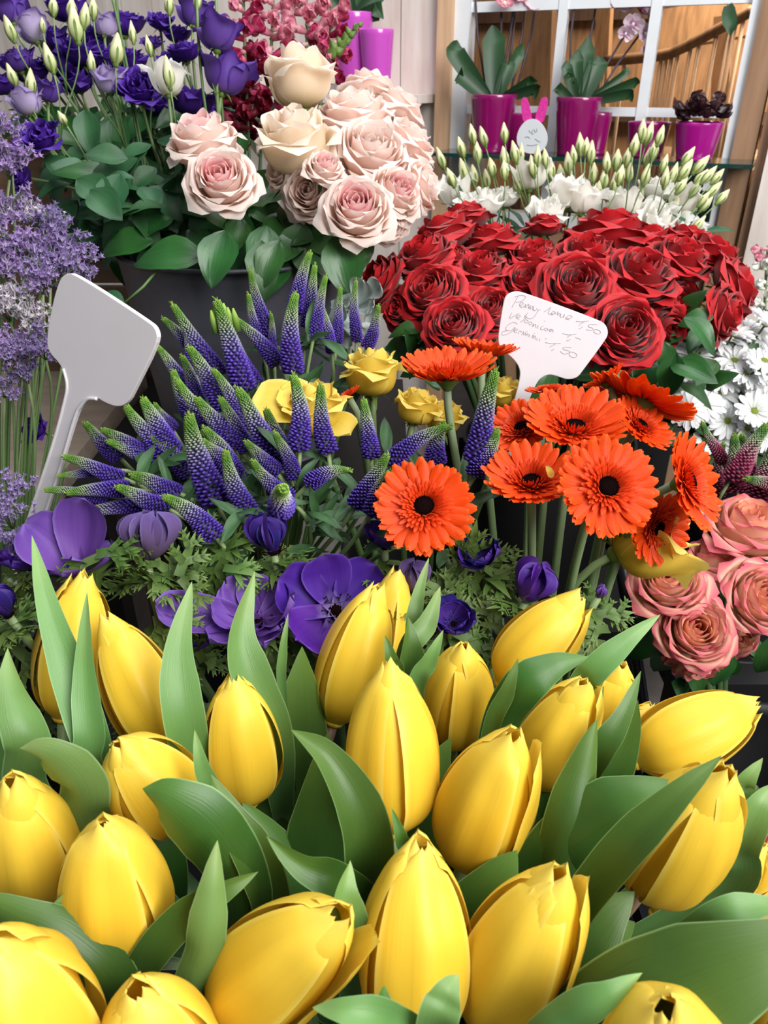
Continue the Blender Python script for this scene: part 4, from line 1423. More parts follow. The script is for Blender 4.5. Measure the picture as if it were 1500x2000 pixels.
def veronica(x0, y0, x1, y1, w, d, label, k=0, roll=0.0, tip_d=None, key='ver', mats=None, group='purple veronica spikes'):
    """x0, y0 is the tip, x1, y1 the lower end"""
    L_px = math.hypot(x0 - x1, y0 - y1)
    tip_d = d - .012 if tip_d is None else tip_d
    a, b = P(x1, y1, d), P(x0, y0, tip_d)
    ax = (b - a)
    L_ = ax.length
    ax.normalize()
    R = w * d / F / 2 * 1.16
    q = foot(key, a)
    t = thing('veronica' if key == 'ver' else 'crimson_veronica', label, 'veronica', q, group)
    ms, core, tip, Ln = SPK[k]
    M_ = pos(a, frame(ax, roll), (R, R, L_ / Ln))
    fm, cm = mats or (M_VER, M_VCORE)
    sp = part('flower_spike', ms, fm, t, M_)
    part('spike_core', core, cm, sp, M_)
    part('spike_tip', tip, M_VTIP, t, M_, label='lime green tip')
    stem_part(t, q, a, ax, key, q, .0016, M_STEM, .0022, straight=.03)
    return t, a, ax, q


VER = [
    (490, 528, 520, 655, 30, .70, 'veronica spike standing alone against the rim of the zinc bucket'),
    (592, 485, 575, 612, 34, .72, 'tallest veronica spike, its green tip under the rose leaves'),
    (612, 515, 600, 640, 30, .73, 'veronica spike with a hooked tip just behind the tallest one'),
    (637, 540, 612, 660, 28, .71, 'veronica spike leaning outwards beside the hooked one'),
    (556, 570, 572, 730, 46, .66, 'thick bright purple veronica spike in the middle above the yellow rose'),
    (630, 592, 648, 690, 24, .72, 'short dull veronica spike beside the silvery leaves'),
    (665, 562, 658, 670, 24, .73, 'slender greyish veronica spike before the silvery leaves'),
    (687, 545, 696, 668, 24, .73, 'slender lilac veronica spike next to the dark edge rose'),
    (748, 597, 716, 680, 28, .70, 'veronica spike leaning towards the red roses above the pale yellow rose'),
    (422, 588, 482, 765, 50, .66, 'broad veronica spike crowned by a cluster of small green tips'),
    (482, 572, 512, 680, 26, .70, 'thin pale-tipped veronica spike beneath the one at the bucket rim'),
    (468, 612, 542, 712, 34, .68, 'veronica spike slanting below the thin pale-tipped one'),
    (528, 612, 534, 690, 20, .70, 'small brownish veronica spike beside the thick bright one'),
    (342, 590, 428, 735, 38, .68, 'curved veronica spike rising in front of the ribs of the zinc bucket'),
    (324, 612, 392, 700, 30, .69, 'veronica spike with a stubby green tip at the upper outline'),
    (357, 622, 384, 730, 30, .68, 'veronica spike crossing the curved one with a bright green tip'),
    (384, 668, 438, 800, 46, .64, 'full purple veronica spike under the crossing pair'),
    (308, 668, 378, 770, 32, .67, 'brownish purple veronica spike beside the corner of the blank sign'),
    (354, 696, 392, 790, 34, .66, 'veronica spike with a thick lime green tip among the brownish ones'),
    (430, 712, 480, 840, 36, .63, 'veronica spike dotted with white below the broad crowned one'),
    (460, 754, 552, 905, 50, .58, 'large speckled veronica spike with a lime tip in the middle of the bunch'),
    (429, 778, 486, 880, 38, .60, 'veronica spike nestled against the large speckled one'),
    (590, 728, 586, 880, 46, .56, 'upright veronica spike in front of the yellow rose, taller of two'),
    (616, 750, 642, 885, 42, .56, 'second veronica spike before the yellow rose, leaning away from its twin'),
    (710, 780, 726, 895, 38, .58, 'veronica spike standing free beside the yellow rose stem'),
    (862, 800, 762, 905, 40, .56, 'bent veronica spike arching over towards the gerbera stems'),
    (850, 826, 852, 905, 44, .57, 'short thick veronica spike directly above the single gerbera'),
    (968, 726, 925, 905, 52, .53, 'tallest front veronica spike touching the gerbera cluster'),
    (972, 838, 928, 930, 42, .53, 'short veronica spike fused beside the tall one at the gerberas'),
    (322, 728, 388, 838, 40, .64, 'veronica spike with twin green tips in the upper side group'),
    (347, 742, 432, 858, 38, .62, 'veronica spike lying just under the twin-tipped one'),
    (262, 783, 342, 885, 48, .60, 'stout veronica spike behind the neck of the blank sign'),
    (235, 798, 330, 898, 42, .60, 'veronica spike overlapping the stout one near the sign'),
    (303, 788, 338, 840, 26, .62, 'tiny green-tipped veronica spike between the stout ones'),
    (340, 815, 425, 985, 62, .55, 'biggest veronica spike, long white-flecked body in the lower middle'),
    (388, 858, 450, 920, 42, .56, 'veronica spike with a curled lime tip beside the biggest one'),
    (385, 778, 462, 868, 46, .60, 'veronica spike behind the curled one'),
    (420, 885, 492, 1015, 46, .54, 'veronica spike ending right above the half-open anemone'),
    (540, 838, 576, 935, 34, .56, 'pale-tipped veronica spike to the side of the upright pair'),
    (480, 862, 542, 925, 36, .56, 'short veronica spike with a blunt lime tip'),
    (482, 904, 566, 975, 38, .54, 'veronica spike with a blunt tip just above the end-on one'),
    (668, 888, 604, 945, 38, .55, 'veronica spike bending across under the upright pair'),
    (756, 888, 694, 990, 42, .55, 'veronica spike leaning into the single gerbera, upper of two'),
    (764, 912, 722, 1005, 40, .53, 'veronica spike leaning into the single gerbera, lower of two'),
    (206, 826, 290, 895, 36, .60, 'veronica spike under the shoulder of the blank sign'),
    (124, 893, 242, 935, 36, .56, 'veronica spike reaching across the stem of the blank sign, upper one'),
    (110, 926, 205, 918, 24, .57, 'small dark veronica spike tip behind the sign stem'),
    (126, 950, 252, 955, 36, .55, 'veronica spike reaching across the stem of the blank sign, lower one'),
    (88, 958, 210, 968, 30, .555, 'veronica spike stretching furthest across the sign stem'),
    (140, 990, 300, 985, 36, .56, 'veronica spike lying behind the lilac anemone petal'),
    (228, 944, 330, 995, 42, .54, 'veronica spike above the round closed anemone, lower one'),
    (256, 928, 352, 965, 44, .55, 'veronica spike above the round closed anemone, upper one'),
    (335, 952, 422, 1050, 50, .52, 'veronica spike coming down between the two anemone heads'),
    (160, 826, 235, 895, 36, .61, 'dim veronica spike in the shade below the blank sign'),
    (210, 862, 310, 905, 34, .60, 'dark veronica spike in the shadow of its neighbours'),
    (300, 840, 370, 930, 40, .60, 'dusky veronica spike deep in the middle of the bunch'),
    (440, 640, 500, 750, 34, .69, 'dim veronica spike at the back of the upper group'),
    (520, 800, 560, 900, 40, .60, 'dusky veronica spike behind the pale-tipped one'),
    (400, 830, 470, 940, 44, .59, 'dark veronica spike in the heart of the bunch'),
]
VER_T = []
for i, (x0, y0, x1, y1, w, d, lb) in enumerate(VER):
    k = [0, 1, 2][i % 3]
    if i in (25, 41):
        k = 3
    VER_T.append(veronica(x0, y0, x1, y1, w, d, lb, k, roll=(i * 1.9 if k != 3 else PI / 2)))
VER_T.append(veronica(556, 955, 545, 990, 54, .52, 'veronica spike seen end-on, its lime tip pointing at the viewer', 0, tip_d=.47))
# little green side tips of the crowned spike
for i, (x, y) in enumerate(((418, 590), (436, 592), (444, 600), (412, 606), (455, 602), (430, 620))):
    pa, pb = P(x + 10, y + 45, .657), P(x, y, .65)
    part('spike_tip', world_mesh('spike_tip', *tube(about([pa, pa.lerp(pb, .6), pb], VER_T[9][3]), [.0028, .003, .0008], 8)), M_VTIP, VER_T[9][0], pos(VER_T[9][3]))
for i in range(190):
    t, a, ax, q = VER_T[i % len(VER_T)]
    p = a - ax * rnd.uniform(.0, .06) + Vector((rnd.uniform(-.012, .012), rnd.uniform(-.01, .01), 0))
    put_leaf(t, p, CV((rnd.uniform(-1, 1), rnd.uniform(-.3, 1), rnd.uniform(-.4, .5))), rnd.uniform(.025, .045), LEAF_LANCE, M_VLEAF, CV((0, .6, .8)))
for i, (x0, y0, x1, y1, w, d, lb) in enumerate([
    (1372, 825, 1412, 905, 26, .80, 'crimson veronica tip reaching over the lowest daisies'),
    (1420, 850, 1440, 960, 40, .79, 'crimson veronica spike in the middle beside the last gerbera'),
    (1440, 845, 1465, 950, 38, .82, 'crimson veronica spike behind the middle ones'),
    (1500, 830, 1425, 940, 46, .78, 'crimson veronica spike leaning inwards over its neighbours'),
    (1398, 862, 1400, 970, 34, .83, 'dark crimson veronica spike next to the last gerbera'),
    (1455, 922, 1530, 960, 34, .77, 'crimson veronica spike lying above the salmon rose'),
    (1510, 870, 1480, 980, 50, .80, 'broad crimson veronica spike at the picture edge'),
    (1478, 860, 1450, 975, 44, .84, 'rearmost crimson veronica spike'),
]):
    veronica(x0, y0, x1, y1, w, d, lb, i % 3, i * 1.7, key='cver', mats=(M_VER2, M_VCORE2), group='crimson veronica spikes')

# ------------------------------------------------------------------ anemones
M_ANEM = petal_mat('anemone_petal', [(0, '#cfc4e6'), (.10, '#a891d2'), (.26, '#5a3398'), (.7, '#481f8a'), (1, '#542a98')], edge='#6b45a8', edge_at=.9, streak=.16, trans=.22, rough=.5, bump=.16, var=.12, sstr=34, spec=.25, tint=.03)
M_ANEMDK = petal_mat('dark_anemone_petal', [(0, '#2a1f4a'), (.3, '#31206a'), (1, '#3a2580')], edge='#4d3a92', edge_at=.9, streak=.18, trans=.15, rough=.5, bump=.16, var=.14, sstr=34, spec=.25, tint=.04)
M_ANEMLT = petal_mat('lilac_anemone_petal', [(0, '#7b4f9c'), (.3, '#734a9e'), (1, '#6a46a0')], edge='#8264b4', edge_at=.9, streak=.13, trans=.25, rough=.5, bump=.2, var=.1, sstr=30, spec=.25)


def apetal(W_, curl, seed, nu=13, nv=18, ruffle=.03):
    g = random.Random(seed)
    ph, ph2 = g.uniform(0, 6), g.uniform(0, 6)
    vs, uv = [], []
    for j in range(nv):
        q = j / (nv - 1)
        w = W_ / 2 * float(interp(q, [(0, .22), (.15, .46), (.3, .70), (.48, .92), (.64, 1), (.78, .94), (.88, .78), (.94, .6), (.98, .38), (1, .1)]))
        # curved up along its length
        a = curl * q
        x = math.sin(a) / curl if abs(curl) > 1e-3 else q
        z = (1 - math.cos(a)) / curl if abs(curl) > 1e-3 else 0
        for i in range(nu):
            u = -1 + 2 * i / (nu - 1)
            r = ruffle * math.sin(5 * u + ph + 3 * q) * q + ruffle * .7 * math.sin(9 * u + ph2) * q * q
            cup = .22 * W_ * u * u * (1 - .4 * q)
            vs.append((x - .0 * u, w * u, z + cup + r))
            uv.append(((u + 1) / 2, q))
    return vs, gridf(nu, nv), uv


M_ANEMDUSK = petal_mat('dusky_anemone_petal', [(0, '#3a3040'), (.3, '#5a4862'), (1, '#5c4684')], edge='#6b5a94', edge_at=.9, streak=.2, trans=.15, rough=.6, bump=.2, var=.12, sstr=34, spec=.25)
APET = [MB().add(*apetal(.82, c, 40 + i)).mesh('anemone_petal') for i, c in enumerate((.5, .8, 1.2, 1.5, 2.2, 2.4))]
APET2 = [MB().add(*apetal(.72, c, 60 + i, ruffle=.05)).mesh('anemone_petal') for i, c in enumerate((.5, .8, 1.2, 1.5))]


def frond(seed, depth=3):
    g = random.Random(seed)
    mb = MB()

    def blade(p, a, L_, lvl, z):
        w = L_ * (.30 if lvl else .2)
        n = 5
        vs, uv = [], []
        for j in range(n):
            q = j / (n - 1)
            ww = w / 2 * (1.0, 1.0, .9, .6, .05)[j]
            zz = z + .12 * L_ * math.sin(q * 3 + seed) - .05 * L_ * q * q
            for s in (-1, 0, 1):
                vs.append((p[0] + math.cos(a) * L_ * q - math.sin(a) * ww * s, p[1] + math.sin(a) * L_ * q + math.cos(a) * ww * s, zz + .25 * ww * abs(s)))
                uv.append(((s + 1) / 2, q))
        mb.add(vs, gridf(3, n), uv)
        if lvl < depth - 1:
            for q in ((.3, .62) if lvl == 0 else (.38, .7)):
                for s in (-1, 1):
                    b = (p[0] + math.cos(a) * L_ * q, p[1] + math.sin(a) * L_ * q)
                    blade(b, a + s * g.uniform(.55, .95), L_ * g.uniform(.42, .56) * (1.15 - q * .6), lvl + 1, z + .02 * L_ * g.uniform(-2, 3))
    blade((0, 0), 0, 1.0, 0, 0)
    return mb.mesh('feathery_leaf')


FROND = [frond(i) for i in range(5)]


def anemone(label, x, y, d, w, axis, elev, n, mt_, pet=APET, curl=1, fronds=6, eye=True, extra=(), roll=0.0, fspread=.5, ring2=True):
    R = w * d / F / 2
    a = CV(axis)
    c = P(x, y, d)
    q = foot('anem', c)
    t = thing('anemone', label, 'anemone', q, 'purple anemones')
    fm = frame(a, roll)
    e = math.radians(elev)
    for k in range(n):
        for ring in range(2 if ring2 else 1):
            aa = 2 * PI * (k + .5 * ring) / n + rnd.uniform(-.15, .15)
            ee = e + rnd.uniform(-.1, .1) + .1 * ring
            R3 = fm @ Matrix.Rotation(aa, 3, 'Z') @ Matrix.Rotation(-ee, 3, 'Y')
            s = R * rnd.uniform(.9, 1.05) * (.9 if ring else 1)
            part('petal', pet[(curl + k) % 2 + (0 if curl < 2 else 2 if curl < 4 else 4)], mt_, t, pos(c, R3, (s, s, s)))
    for dr, fc, ln, wd in extra:
        x_ = CV(dr)
        z_ = CV(fc)
        z_ = (z_ - x_ * z_.dot(x_)).normalized()
        R3 = Matrix((x_, z_.cross(x_), z_)).transposed()
        s = ln * d / F
        part('petal', pet[0], mt_, t, pos(c, R3, (s, s * wd, s)))
    if eye:
        eb = MB()
        eb.add(*ball((0, 0, .06), .13, 16, 8, (1, 1, .7)))
        for k in range(70):
            aa = k * 2.4
            r0, r1 = .12, .2 + .05 * (k % 3)
            eb.add(*ball((r1 * math.cos(aa), r1 * math.sin(aa), .08 + .02 * (k % 4)), .014, 5, 3))
            eb.add(*tube([(r0 * .6 * math.cos(aa), r0 * .6 * math.sin(aa), .03), (r1 * math.cos(aa), r1 * math.sin(aa), .08 + .02 * (k % 4))], .004, 4, False))
        part('eye', eb.mesh('anemone_eye'), M_EYE, t, pos(c, fm, (R, R, R)), label='black eye')
    for k in range(fronds):
        aa = 2 * PI * k / fronds + rnd.uniform(-.3, .3)
        dirv = fm @ Vector((math.cos(aa), math.sin(aa), rnd.uniform(-.35, .45)))
        x_ = dirv.normalized()
        z_ = a - x_ * a.dot(x_); z_.normalize()
        R3 = Matrix((x_, z_.cross(x_), z_)).transposed()
        s = rnd.uniform(.028, .036)
        part('leaf', FROND[k % 5], M_FROND, t, pos(c - a * rnd.uniform(.008, .016), R3, (s, s, s)))
    stem_part(t, q, c, a, 'anem', q, .0026, M_STEM, .0032)
    return t, c, q, R


AN = []
AN.append(anemone('lilac anemone with two big upright petals standing in front of the blank sign stem', 160, 1118, .50, 170, (-.1, .7, .3), 5, 5, M_ANEMLT, curl=0, eye=False, ring2=False,
                  extra=(((-.80, .62, .05), (.25, .45, .85), 140, 1.0), ((.16, 1, .0), (-.15, .1, 1), 152, .92), ((.05, .5, .5), (0, -.4, 1), 70, .9)), fronds=4))
AN.append(anemone('closed round purple anemone bud above a collar of feathery leaves', 290, 1096, .50, 236, (.03, .98, .1), 12, 6, M_ANEMDUSK, curl=4, eye=False, fronds=9))
AN.append(anemone('half-open cup of a violet anemone beneath the spikes of veronica', 535, 1082, .52, 176, (-.12, .85, .35), 38, 6, M_ANEMDK, curl=2, fronds=8))
AN.append(anemone('large open violet anemone with a black eye and a white inner ring', 655, 1196, .51, 262, (.12, .35, .9), 12, 6, M_ANEM, curl=0, fronds=3, roll=.5, ring2=False))
AN.append(anemone('open mauve anemone seen from the side next to the large open one', 508, 1222, .50, 225, (-.12, .72, .55), 12, 5, M_ANEMLT, pet=APET2, curl=0, fronds=4, roll=.2,
                  extra=(((-1, .08, .05), (0, .5, .8), 200, .62),)))
AN.append(anemone('dark violet anemone just beside the single gerbera, petals spreading upwards', 942, 1100, .52, 135, (-.2, .55, .65), 32, 6, M_ANEMDK, curl=1, fronds=8))
AN.append(anemone('half-closed violet anemone right above the reaching yellow tulip', 1025, 1178, .505, 200, (.35, .85, .25), 22, 5, M_ANEM, curl=4, eye=False, fronds=7))
AN.append(anemone('narrow closed greyish anemone below the single gerbera', 812, 1160, .51, 150, (.0, .98, .1), 25, 5, M_ANEMDUSK, curl=4, eye=False, fronds=9))
AN.append(anemone('dark anemone half hidden under the single gerbera', 752, 1072, .53, 120, (0, .8, .4), 25, 5, M_ANEMDK, curl=1, fronds=4))
AN.append(anemone('dark purple anemone at the picture edge beside the first tall tulip', 18, 1205, .46, 150, (-.2, .75, .4), 40, 5, M_ANEMDK, curl=2, fronds=7))
AN.append(anemone('shadowed anemone deep between the feathery leaves over the small closed tulip', 885, 1222, .49, 130, (0, .45, .7), 30, 5, M_ANEMDK, curl=1, fronds=5))
AN.append(anemone('deep violet anemone behind the lilac one at the foot of the sign', 62, 1112, .51, 160, (-.1, .8, .3), 15, 6, M_ANEM, curl=0, fronds=5))
AN.append(anemone('dark anemone in the gap between the mauve one and the forked leaf', 370, 1265, .52, 130, (0, .6, .5), 25, 5, M_ANEMDK, curl=1, fronds=5))
AN.append(anemone('small faded lilac anemone behind the ragged tip of the reaching tulip', 1168, 1168, .54, 60, (.2, .7, .4), 45, 5, M_ANEMLT, curl=2, fronds=4, eye=False))
# more feathery foliage belonging to the nearest anemone
def fronds_at(n, x0, x1, y0, y1, d0, d1, s0=.026, s1=.036):
    for _ in range(n):
        p = P(rnd.uniform(x0, x1), rnd.uniform(y0, y1), rnd.uniform(d0, d1))
        host = min(AN, key=lambda r: (r[1] - p).length)
        x_ = CV((rnd.uniform(-1, 1), rnd.uniform(-.9, .9), rnd.uniform(-.3, .4)))
        z_ = CV((rnd.uniform(-.5, .5), .5, .9))
        z_ = (z_ - x_ * z_.dot(x_)).normalized()
        s = rnd.uniform(s0, s1)
        part('leaf', rnd.choice(FROND), M_FROND, host[0], pos(p, Matrix((x_, z_.cross(x_), z_)).transposed(), (s, s, s)))


fronds_at(16, 230, 400, 1120, 1250, .48, .53)
fronds_at(6, 415, 480, 1060, 1110, .50, .53)
fronds_at(14, 770, 950, 1090, 1200, .51, .55)
fronds_at(7, 0, 60, 1170, 1330, .48, .51)
fronds_at(14, 380, 620, 1240, 1340, .51, .55)
fronds_at(8, 850, 1000, 1180, 1300, .50, .54)
fronds_at(4, 1150, 1200, 1200, 1260, .52, .55)
fronds_at(4, 180, 230, 1085, 1110, .485, .50)
fronds_at(20, 80, 900, 1280, 1400, .52, .56)

# ------------------------------------------------------------------ lisianthus buds
def bud_mesh(seed):
    g = random.Random(seed)
    seg, n = 16, 16
    vs, uv = [], []
    for j in range(n):
        q = j / (n - 1)
        r = float(interp(q, [(0, .12), (.08, .5), (.2, .86), (.35, 1.0), (.5, .92), (.7, .62), (.86, .36), (.95, .2), (1, .04)])) * .21
        tw = 1.6 * q
        for k in range(seg):
            a = 2 * PI * k / seg
            rr = r * (1 + .10 * math.cos(5 * (a - tw)) * (.3 + q))
            vs.append((rr * math.cos(a), rr * math.sin(a), q))
            uv.append((k / seg, q))
    mb = MB().add(vs, gridf(seg, n, True), uv)
    sp = MB()
    for k in range(5):
        a = 2 * PI * k / 5 + .3
        v, f, uv2 = strap(0, .55, .07, 0, .0, 0, nu=3, nv=6, tipw=.1)
        z = v[:, 0].copy()
        v[:, 0] = .10 + .16 * np.sin(np.clip(z / .55, 0, 1) * 2.4) * .75
        v[:, 2] = z - .02
        rotz(v, a)
        sp.add(v, f, uv2)
    sp.add(*ball((0, 0, 0), .09, 8, 5))
    return mb.mesh('bud'), sp.mesh('sepals')


BUDS = [bud_mesh(i) for i in range(3)]


def put_bud(host, x, y, d, ln, axis, mt_, key, fat=1.0, down=.09):
    """bud whose middle is at pixel x, y"""
    t, base, q, pts = host
    s = ln * d / F
    a = CV(axis)
    b = P(x, y, d) - a * s * .5
    k = rnd.randrange(3)
    M_ = pos(b, frame(a, rnd.uniform(0, 6)), (s * fat, s * fat, s))
    o = part('bud', BUDS[k][0], mt_, t, M_)
    part('sepals', BUDS[k][1], M_SEPAL, o, M_)
    j = min(pts[3:], key=lambda p: abs(p.z - (b.z - down)))
    path = bez(b, b - a * down * .5, j + Vector((0, 0, .04)), j, 9)
    part('flower_stalk', world_mesh('flower_stalk', *tube(about(path, q), [.0009] * 5 + [.0012] * 4, 6)), M_STEM, t, pos(q))


# ------------------------------------------------------------------ purple lisianthus in the zinc bucket
PL = [
    (62, 52, .92, 62, (-.3, .9, .15), 'liscup', M_LILAC, 'bluish lilac lisianthus cup near the upper picture corner'),
    (210, 147, .86, 64, (.0, .75, .55), 'liscup', M_LILAC, 'pale lilac lisianthus with a swirled centre, beside the deep violet open one'),
    (270, 168, .86, 92, (.1, .35, .85), 'lis', M_VIOLET, 'deep violet open lisianthus between the pale lilac and the white one'),
    (328, 148, .86, 74, (.0, .97, .2), 'liscup', M_WHITELIS, 'whitish lisianthus cup with a green bud in front of it'),
    (427, 58, .84, 80, (.1, .97, .15), 'liscup', M_VIOLETLT, 'violet lisianthus cup in front of the crimson snapdragons, upper one'),
    (440, 135, .86, 92, (.2, .92, .2), 'liscup', M_VIOLETLT, 'violet lisianthus cup in front of the crimson snapdragons, lower one'),
    (77, 265, .84, 84, (-.1, .3, .9), 'lis', M_VIOLET, 'deep violet ruffled lisianthus hanging lowest over the green leaves'),
    (50, 190, .85, 66, (-.25, .9, .35), 'liscup', M_LILAC, 'whitish lilac lisianthus cup above the lowest deep violet one'),
    (95, 172, .87, 52, (.2, .9, .3), 'liscup', M_VIOLETLT, 'slim lilac lisianthus touching the whitish lilac cup'),
    (30, 112, .92, 80, (-.2, .7, .5), 'lis', M_VIOLETLT, 'ruffled purple lisianthus at the picture edge under the bluish cup'),
    (130, 12, .97, 86, (-.1, .8, .4), 'lis', M_VIOLET, 'violet lisianthus at the very top behind the long pale bud'),
    (240, 40, .98, 84, (0, .8, .4), 'lis', M_VIOLET, 'violet lisianthus at the top in front of the white wall'),
    (155, 92, .95, 100, (0, .6, .6), 'lis', M_VIOLET, 'dark violet lisianthus in the thick of the purple bunch'),
    (375, 192, .90, 100, (.05, .85, .35), 'lis', M_VIOLET, 'flat dark violet lisianthus right above the two pale roses'),
    (360, 95, .93, 72, (-.1, .7, .5), 'lis', M_VIOLET, 'dark violet lisianthus beside the tall stems, under the upper cup'),
    (378, 18, .94, 62, (.1, .95, .2), 'liscup', M_VIOLETLT, 'striped lilac lisianthus cup cut by the upper picture edge'),
    (312, 38, .97, 56, (.1, .6, .6), 'lis', M_VIOLET, 'small violet lisianthus against the bright wall'),
    (205, 45, .95, 48, (.1, .9, .2), 'liscup', M_LILAC, 'slim pale lilac lisianthus standing behind the cluster of pale buds'),
    (38, 345, .88, 62, (-.6, -.1, .6), 'lis', M_VIOLET, 'drooping dark lisianthus by the sea lavender, lowest of all'),
    (296, 80, .97, 42, (0, .6, .6), 'lis', M_VIOLETLT, 'small plum coloured lisianthus behind the thin buds'),
    (5, 160, .93, 70, (-.3, .6, .5), 'lis', M_VIOLET, 'violet lisianthus cut off by the picture edge'),
    (120, 118, .96, 84, (0, .7, .5), 'lis', M_VIOLET, 'shadowed violet lisianthus behind the yellowish bud'),
    (18, 15, .99, 60, (-.2, .9, .2), 'liscup', M_VIOLETLT, 'lilac lisianthus in the topmost corner'),
    (200, 105, .95, 84, (.1, .6, .5), 'lis', M_VIOLET, 'dark violet lisianthus above the pale swirled one'),
    (332, 118, .96, 66, (0, .6, .6), 'lis', M_VIOLET, 'dark violet lisianthus behind the whitish cup'),
    (182, 66, .97, 80, (.1, .6, .6), 'lis', M_VIOLET, 'dark violet lisianthus between the slim pale lilac and the long pale bud'),
    (96, 68, .98, 84, (-.1, .7, .5), 'lis', M_VIOLET, 'dark violet lisianthus behind the bluish lilac cup'),
    (62, 135, .97, 76, (-.2, .6, .5), 'lis', M_VIOLET, 'dark violet lisianthus over the slim lilac one'),
    (252, 112, .97, 80, (0, .7, .5), 'lis', M_VIOLET, 'dark violet lisianthus right above the deep violet open one'),
    (300, 196, .95, 72, (.1, .5, .6), 'lis', M_VIOLET, 'shaded violet lisianthus beneath the whitish cup'),
    (150, 150, .96, 84, (0, .5, .6), 'lis', M_VIOLET, 'shaded violet lisianthus beside the pale lilac swirled one'),
    (400, 215, .96, 70, (.2, .5, .6), 'lis', M_VIOLET, 'shaded violet lisianthus under the lower violet cup'),
    (345, 62, .98, 60, (0, .7, .5), 'lis', M_VIOLET, 'dark violet lisianthus between the two pairs of tall stems'),
]
PLT = []
for i, (x, y, d, w, ax, kind, m_, lb) in enumerate(PL):
    t, base, q, pts, R = rose('purple_lisianthus', lb, 'lisianthus', 'purple lisianthus in the zinc bucket', 'grey', x, y, d, w * 1.12, ax, kind, i % 3 + 21, m_, m_, roll=i * 1.5, stem_r=.0017, stem_m=M_STEM)
    PLT.append((t, base, q, pts))
for x, y, d, ln, ax, fat in ((95, 112, .84, 56, (-.25, .95, .2), 1.0), (22, 145, .84, 42, (-.3, .9, .3), 1.1), (146, 44, .88, 76, (-.15, .98, .1), .9), (166, 30, .88, 50, (.1, 1, .1), 1), (228, 95, .84, 60, (.1, 1, .15), 1.1),
                             (60, 160, .84, 50, (.1, 1, .3), 1), (178, 120, .85, 40, (0, 1, .2), 1), (121, 230, .82, 28, (-.3, .6, .6), 1.4), (328, 140, .82, 60, (-.1, .97, .25), .9), (290, 88, .9, 40, (-.2, .9, .1), .9),
                             (104, 10, .9, 40, (0, 1, .1), 1.1), (258, 62, .9, 44, (-.1, 1, .1), .8), (182, 15, .92, 44, (0, 1, .1), 1), (18, 55, .88, 50, (-.3, .9, .2), 1), (83, 48, .9, 30, (-.1, 1, 0), 1), (330, 5, .92, 44, (0, 1, .1), 1), (140, 15, .92, 44, (0, 1, 0), 1.1), (386, 0, .85, 40, (.1, 1, 0), 1)):
    host = min(PLT, key=lambda h: (h[1] - P(x, y + 60, d)).length)
    put_bud(host, x, y, d, ln, ax, M_BUD, 'grey', fat)
# tall smooth stems crossing before the violet cups
for x0, y0, x1, y1 in ((383, -30, 392, 230), (421, -30, 428, 190), (212, -30, 240, 70), (228, -30, 226, 60)):
    a_, b_ = P(x0, y0, .84), P(x1, y1, .86)
    host = min(PLT, key=lambda h: (h[1] - b_).length)
    low = host[3][8]
    part('stem', world_mesh('stem', *tube(about(bez(a_, a_.lerp(b_, .6), b_, low, 14), host[2]), .0016, 8)), M_STEM, host[0], pos(host[2]))

# leaves of the bunch in the zinc bucket
def leaves_at(n, xr, yr, dr, sr, meshes, mt_, hosts, dirs=((-1, 1), (-1, .6)), face=(0, .5, .9)):
    for _ in range(n):
        p = P(rnd.uniform(*xr), rnd.uniform(*yr), rnd.uniform(*dr))
        host = min(hosts, key=lambda h: abs(h[1].x - p.x) + .3 * (h[1] - p).length)
        put_leaf(host[0], p, CV((rnd.uniform(*dirs[0]), rnd.uniform(*dirs[1]), rnd.uniform(-.2, .6))), rnd.uniform(*sr), meshes, mt_, CV((face[0] + rnd.uniform(-.5, .5), face[1] + rnd.uniform(-.3, .3), face[2])))


leaves_at(40, (110, 320), (270, 490), (.82, .94), (.034, .052), LEAF_OVAL, M_LLEAF, PLT, dirs=((-1, 1), (-1, .1)))
leaves_at(46, (180, 560), (330, 500), (.84, .98), (.045, .07), LEAF_OVAL, M_RLEAF, PLT)
leaves_at(26, (130, 330), (320, 510), (.82, .92), (.036, .05), LEAF_ROUND, M_LLEAF, PLT, dirs=((-1, 1), (-1, .2)))
leaves_at(34, (330, 700), (390, 450), (.80, .94), (.042, .058), LEAF_ROUND, M_RLEAF, GREY_T, dirs=((-.6, .6), (-1, -.1)))
leaves_at(14, (300, 520), (470, 505), (.86, .96), (.03, .045), LEAF_OVAL, M_RLEAF, GREY_T, dirs=((-1, 1), (-.2, .6)))
leaves_at(12, (540, 700), (440, 500), (.78, .88), (.045, .06), LEAF_ROUND, M_RLEAF, GREY_T, dirs=((-.5, .6), (-1, -.3)))
leaves_at(60, (90, 450), (200, 480), (.93, 1.08), (.05, .07), LEAF_OVAL, M_RLEAF, PLT, dirs=((-1, 1), (-1, .3)))
leaves_at(46, (70, 440), (205, 310), (.95, 1.12), (.045, .065), LEAF_OVAL, M_RLEAF, PLT, dirs=((-1, 1), (-1, .4)))
